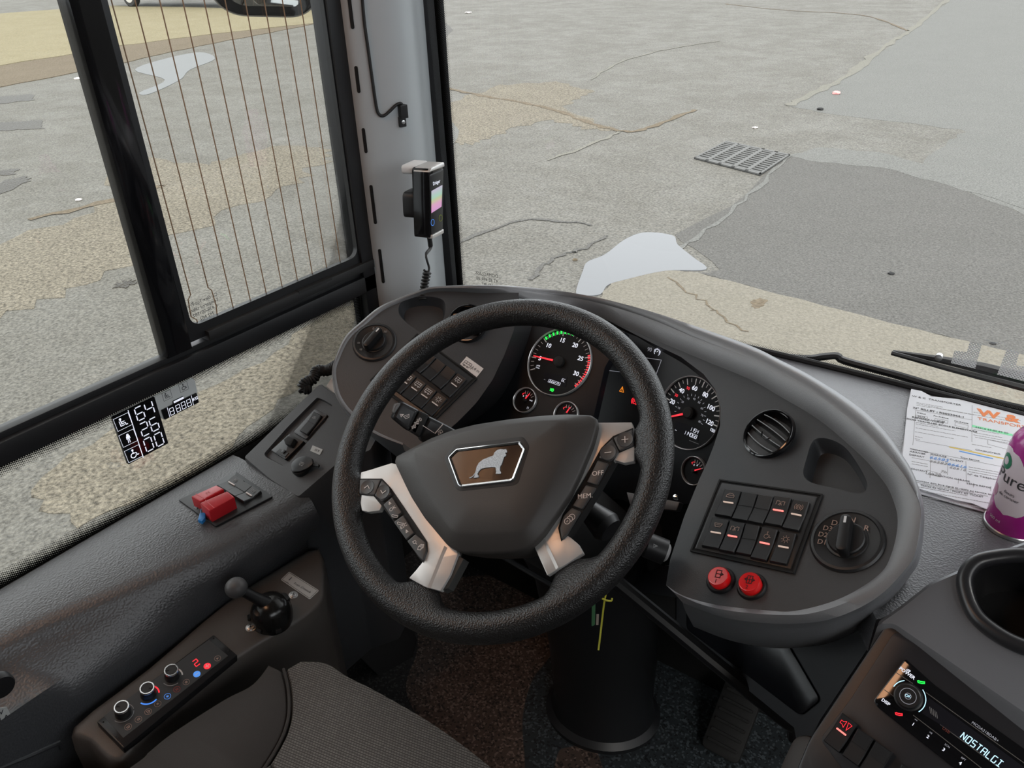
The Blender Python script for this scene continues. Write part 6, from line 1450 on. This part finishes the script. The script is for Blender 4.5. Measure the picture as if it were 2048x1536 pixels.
bm = BM(); rim_ = cat(QF.Ls([(1986,1119),(1950,1130),(1930,1158),(1933,1194),(1950,1232),(1982,1262),(2030,1290),(2085,1305),(2145,1294),(2175,1240),(2158,1168),(2105,1126),(2045,1114)]), 5)
tube(bm, [QF.P(*p, .004) for p in rim_], .0085, 14, closed=True); link('rim', bm, mat('cup rim', (.018,.018,.020), .32), ch)
bm = BM(); a = addring(bm, [QF.P(*p, .002) for p in hole]); cc_ = sum((V(p) for p in hole), V((0,0)))/len(hole); b = addring(bm, [QF.P(*(cc_+(V(p)-cc_)*.85), -.06) for p in hole]); bridge(bm, a, b); cap(bm, b); link('well', bm, black, ch)
SFc = Fr(QF.W(1800,1254,-.003), N(50,-6))
bm = BM(); fas = [(1775,1243),(1795,1247),(1850,1282),(1950,1351),(2060,1428),(2200,1530),(2150,1900),(1700,1800),(1560,1620),(1618,1478)]
pprism(bm, SFc, fas, -.04, 0, .003, r=.01); link('fascia', bm, mat('fascia black', (.010,.010,.012), .35), t)
bm = BM(); pprism(bm, SFc, [(1790,1262),(1700,1400),(1640,1478),(1690,1545),(1850,1680),(2150,1880),(2190,1560),(1850,1300)], 0, .0015, .0008, r=.006); link('fascia_frame', bm, mat('fascia frame', (.016,.016,.019), .42), t)
RFm = SFc.sub(SFc.P(0,0,.0015)); RFm.turn((1747,1398),(1900,1526))
rd = thing('bus_radio', 'black car radio with lit buttons and display reading NOSTALGI', 'radio', RFm.W(1800,1440))
bm = BM(); pprism(bm, RFm, [(1811,1317),(1747,1400),(1752,1412),(1900,1530),(2010,1614),(2160,1700),(2200,1600),(2048,1497),(1870,1370)], -.001, .006, .0012, r=.003); link('front', bm, gloss, rd)
kn = RFm.at(*k5(905,1035), .006); bm = BM(); lathe(bm, kn, [(.0140,0),(.0140,.0015),(.0125,.002),(.0122,.007),(.0112,.0080),(.0082,.0080),(.0079,.0074)], n=48); o = link('volume_knob', bm, black, rd)
for a0, a1, k_ in ((25,-62,1),(95,140,1)):
    bm = BM(); rot_ = pdir(kn, *k5(905,1035), (10,0)); stroke(bm, kn, [(.0162*cos(rot_+radians(a)), .0162*sin(rot_+radians(a))) for a in [a0+(a1-a0)*i/12 for i in range(13)]], .0008, .0002); link('light_ring', bm, cyanl, rd)
bm = BM(); stroke(bm, kn, arc(0,0,.0078,0,350,20), .0004, .0074, True); stroke(bm, kn, arc(0,0,.0030,0,350,16), .0004, .0075, True); link('knob_ring', bm, dimw, o)
dd = (10,7.2)
def rt_(s, x, y, sz, m=whitel, h=.0062, d=dd, **k): return ptext('button_text', s, RFm, *k5(x, y), sz*.68, h, m, rd, d, **k)
text('button_text', 'OK', kn, 0, 0, .0028, .0076, cyanl, o, rot=pdir(kn, *k5(905,1035), (10,3)))
rt_('POWER', 895, 868, .0052, bold=.0001); rt_('DISP', 745, 1072, .0048, bold=.0001); rt_('1', 938, 1228, .0048, bold=.0001); rt_('2', 1042, 1316, .0048, bold=.0001); rt_('3', 1153, 1407, .0048, bold=.0001); rt_('4', 1270, 1503, .0048, bold=.0001)
for s, x, y in (('<<',958,1198),('>II',1062,1288),('SCN',1178,1380),('RPT',1292,1472)): rt_(s, x, y, .0028, dimw)
rt_('MCDA21BDAB+', 1445, 1280, .0040, dimw)
for s, x, y, m in (('phone',995,925,greenl),('phone',838,1150,redl)): bm = BM(); icon(bm, RFm, s, *RFm.L(*k5(x, y), .0062), .0036, .0062, .0010, pdir(RFm, *k5(x, y), (10,2))+.8); link('phone_symbol', bm, m, rd)
bm = BM(); icon(bm, RFm, 'speaker', *RFm.L(*k5(905,850), .0062), .0020, .0062, .0004, pdir(RFm, *k5(905,850), dd)); link('mute_symbol', bm, whitel, rd)
bm = BM()
for a, b in (((820,865),(935,940)),((735,985),(830,1050)),((940,1165),(1130,1310)),((1130,1310),(1500,1600)),((1030,1005),(1719,1500)),((1130,1230),(1620,1590))): stroke(bm, RFm, [RFm.L(*k5(*a), .006), RFm.L(*k5(*b), .006)], .0007, .006)
link('trim_line', bm, mat('radio trim line', (.12,.115,.11), .35), rd)
bm = BM(); pprism(bm, RFm, [k5(1050,1040),k5(1719,1530),k5(1680,1620),k5(1130,1230),k5(1000,1150)], .006, .0063); lcd = link('display', bm, lcdm, rd)
u, v = RFm.L(*k5(1268,1320), .0064); bm = BM(); seg(bm, RFm, 'NOSTALGI', u, v, .0034, .0066, .0008, .0064, rot=pdir(RFm, *k5(1268,1320), (10,7.6)), gap=.50, slant=.05); link('display_text', bm, cyanl, lcd)
bm = BM()
for k in range(5): stroke(bm, RFm, [RFm.L(*k5(1055+k*12,1105+k*9), .0063), RFm.L(*k5(1030+k*12+30,1150+k*9), .0063)], .0004, .0063)
link('dim_legend', bm, greyp, lcd); rt_('USB', 1170, 1270, .0045, mat('dim red', (.2,.04,.03), .5), .0064)
# three rocker switches on the fascia foot
fp_ = thing('fascia_switch_panel', 'row of rocker switches below the radio, first one lit red with loudspeaker symbol', 'switch panel', SFc.W(1700,1500))
for q_, ic, bar in (([k5(440,1150),k5(535,1215),k5(425,1440),k5(305,1340)],'speaker',pink),([k5(545,1248),k5(650,1325),k5(560,1530),k5(440,1450)],None,None),([k5(660,1335),k5(775,1415),k5(690,1640),k5(570,1550)],None,None),([k5(860,1500),k5(960,1570),k5(880,1780),k5(760,1710)],None,None)):
    rocker(RFm, q_, fp_, ic, redl, bar, h=.008, isz=.0062)
# ---------------- lower dash: knee panel, rail and brown side of the console
t = thing('lower_dash', 'black lower dash panel with diagonal edge rail beside the foot well', 'panel', onz(1500,1400,ZF))
r0_, r1__ = pt(1238,1168,1.22), pt(1588,1452,1.28)
bm = BM(); tube(bm, cat([tuple(p) for p in (pt(1150,1100,1.22), r0_, pt(1420,1318,1.24), pt(1560,1432,1.27), r1__, pt(1590,1475,1.30))], 4, False), .011, 10); link('edge_rail', bm, black, t)
f = Fr(pt(1450,1320,1.27), N(25,-30)); bm = BM(); pprism(bm, f, [(1240,1165),(1330,1130),(1560,1200),(1750,1225),(1760,1260),(1640,1440),(1600,1520),(1588,1455),(1420,1318)], -.02, 0); link('knee_panel', bm, mat('knee panel', (.010,.011,.015), .45), t)
bm = BM(); pprism(bm, f, [(1250,1180),(1350,1195),(1350,1240),(1262,1186)], 0, .003); link('inset_panel', bm, blackm, t)
bm = BM(); pprism(bm, f, [(1372,1202),(1560,1262),(1640,1400),(1600,1432),(1372,1258)], 0, .003, .001, r=.008); link('door_flap', bm, mat('flap gloss', (.008,.009,.012), .25), t)
t = thing('console_side', 'warm dark side face of the centre console at the lower edge', 'panel', onz(1620,1536,-1.2))
bm = BM(); a = [(1625,1470),(1588,1470),(1560,1530),(1520,1650),(1600,1700),(1700,1640)]
f = Fr(pt(1620,1500,1.02), N(35,-35)); pprism(bm, f, a, -.03, 0, .004, r=.01); link('side_panel', bm, mat('warm dark trim', (.040,.030,.024), .5), t)
# accelerator pedal deep in the foot well
pf_ = Fr(onz(1465,1440,ZF+.06), N(48,0)); t = thing('accelerator_pedal', 'ribbed black pedal deep in the foot well', 'pedal', pf_.o-V((0,0,.06)))
bm = BM(); prism(bm, pf_, rrect(.075,.14,.012), -.008, .004, .003)
for k in range(6): prism(bm, pf_, rrect(.06,.006,.002,0,-.05+k*.02), .004, .008, .001)
link('pad', bm, blackm, t); bm = BM(); tube(bm, [pf_.P(0,.03,-.008), pf_.P(0,.05,-.06)], .01, 8); link('lever', bm, black, t)
bk = thing('kick_panel', 'dark kick board left of the foot well', 'panel', (-.87,.9,ZF))
bm = BM(); f = Fr(onz(740,1300,ZF)+V((0,0,.1)), (.75,-.25,.6)); pprism(bm, f, [(705,1300),(735,1200),(800,1180),(835,1280),(815,1360),(775,1370)], -.01, 0, .002); link('board', bm, mat('kick board', (.010,.009,.009), .7), bk)

t = thing('footwell_shade_board', 'added black board standing in for the deep shade behind the steering column', 'panel', (-.5,1.02,ZF))  # added occluder, its black stands in for the foot well's shade
f = Fr((-.5,1.13,-1.05), (0,-1,0)); bm = BM(); prism(bm, f, [(-.55,-.35),(.42,-.35),(.36,.20),(-.45,.20)], -.02, 0, .004); link('board', bm, blackm, t)
bm = BM(); tube(bm, [pt(975,1095,1.22), pt(1060,1145,1.20), pt(1140,1190,1.18)], .004, 8); link('edge_strip', bm, black, t)
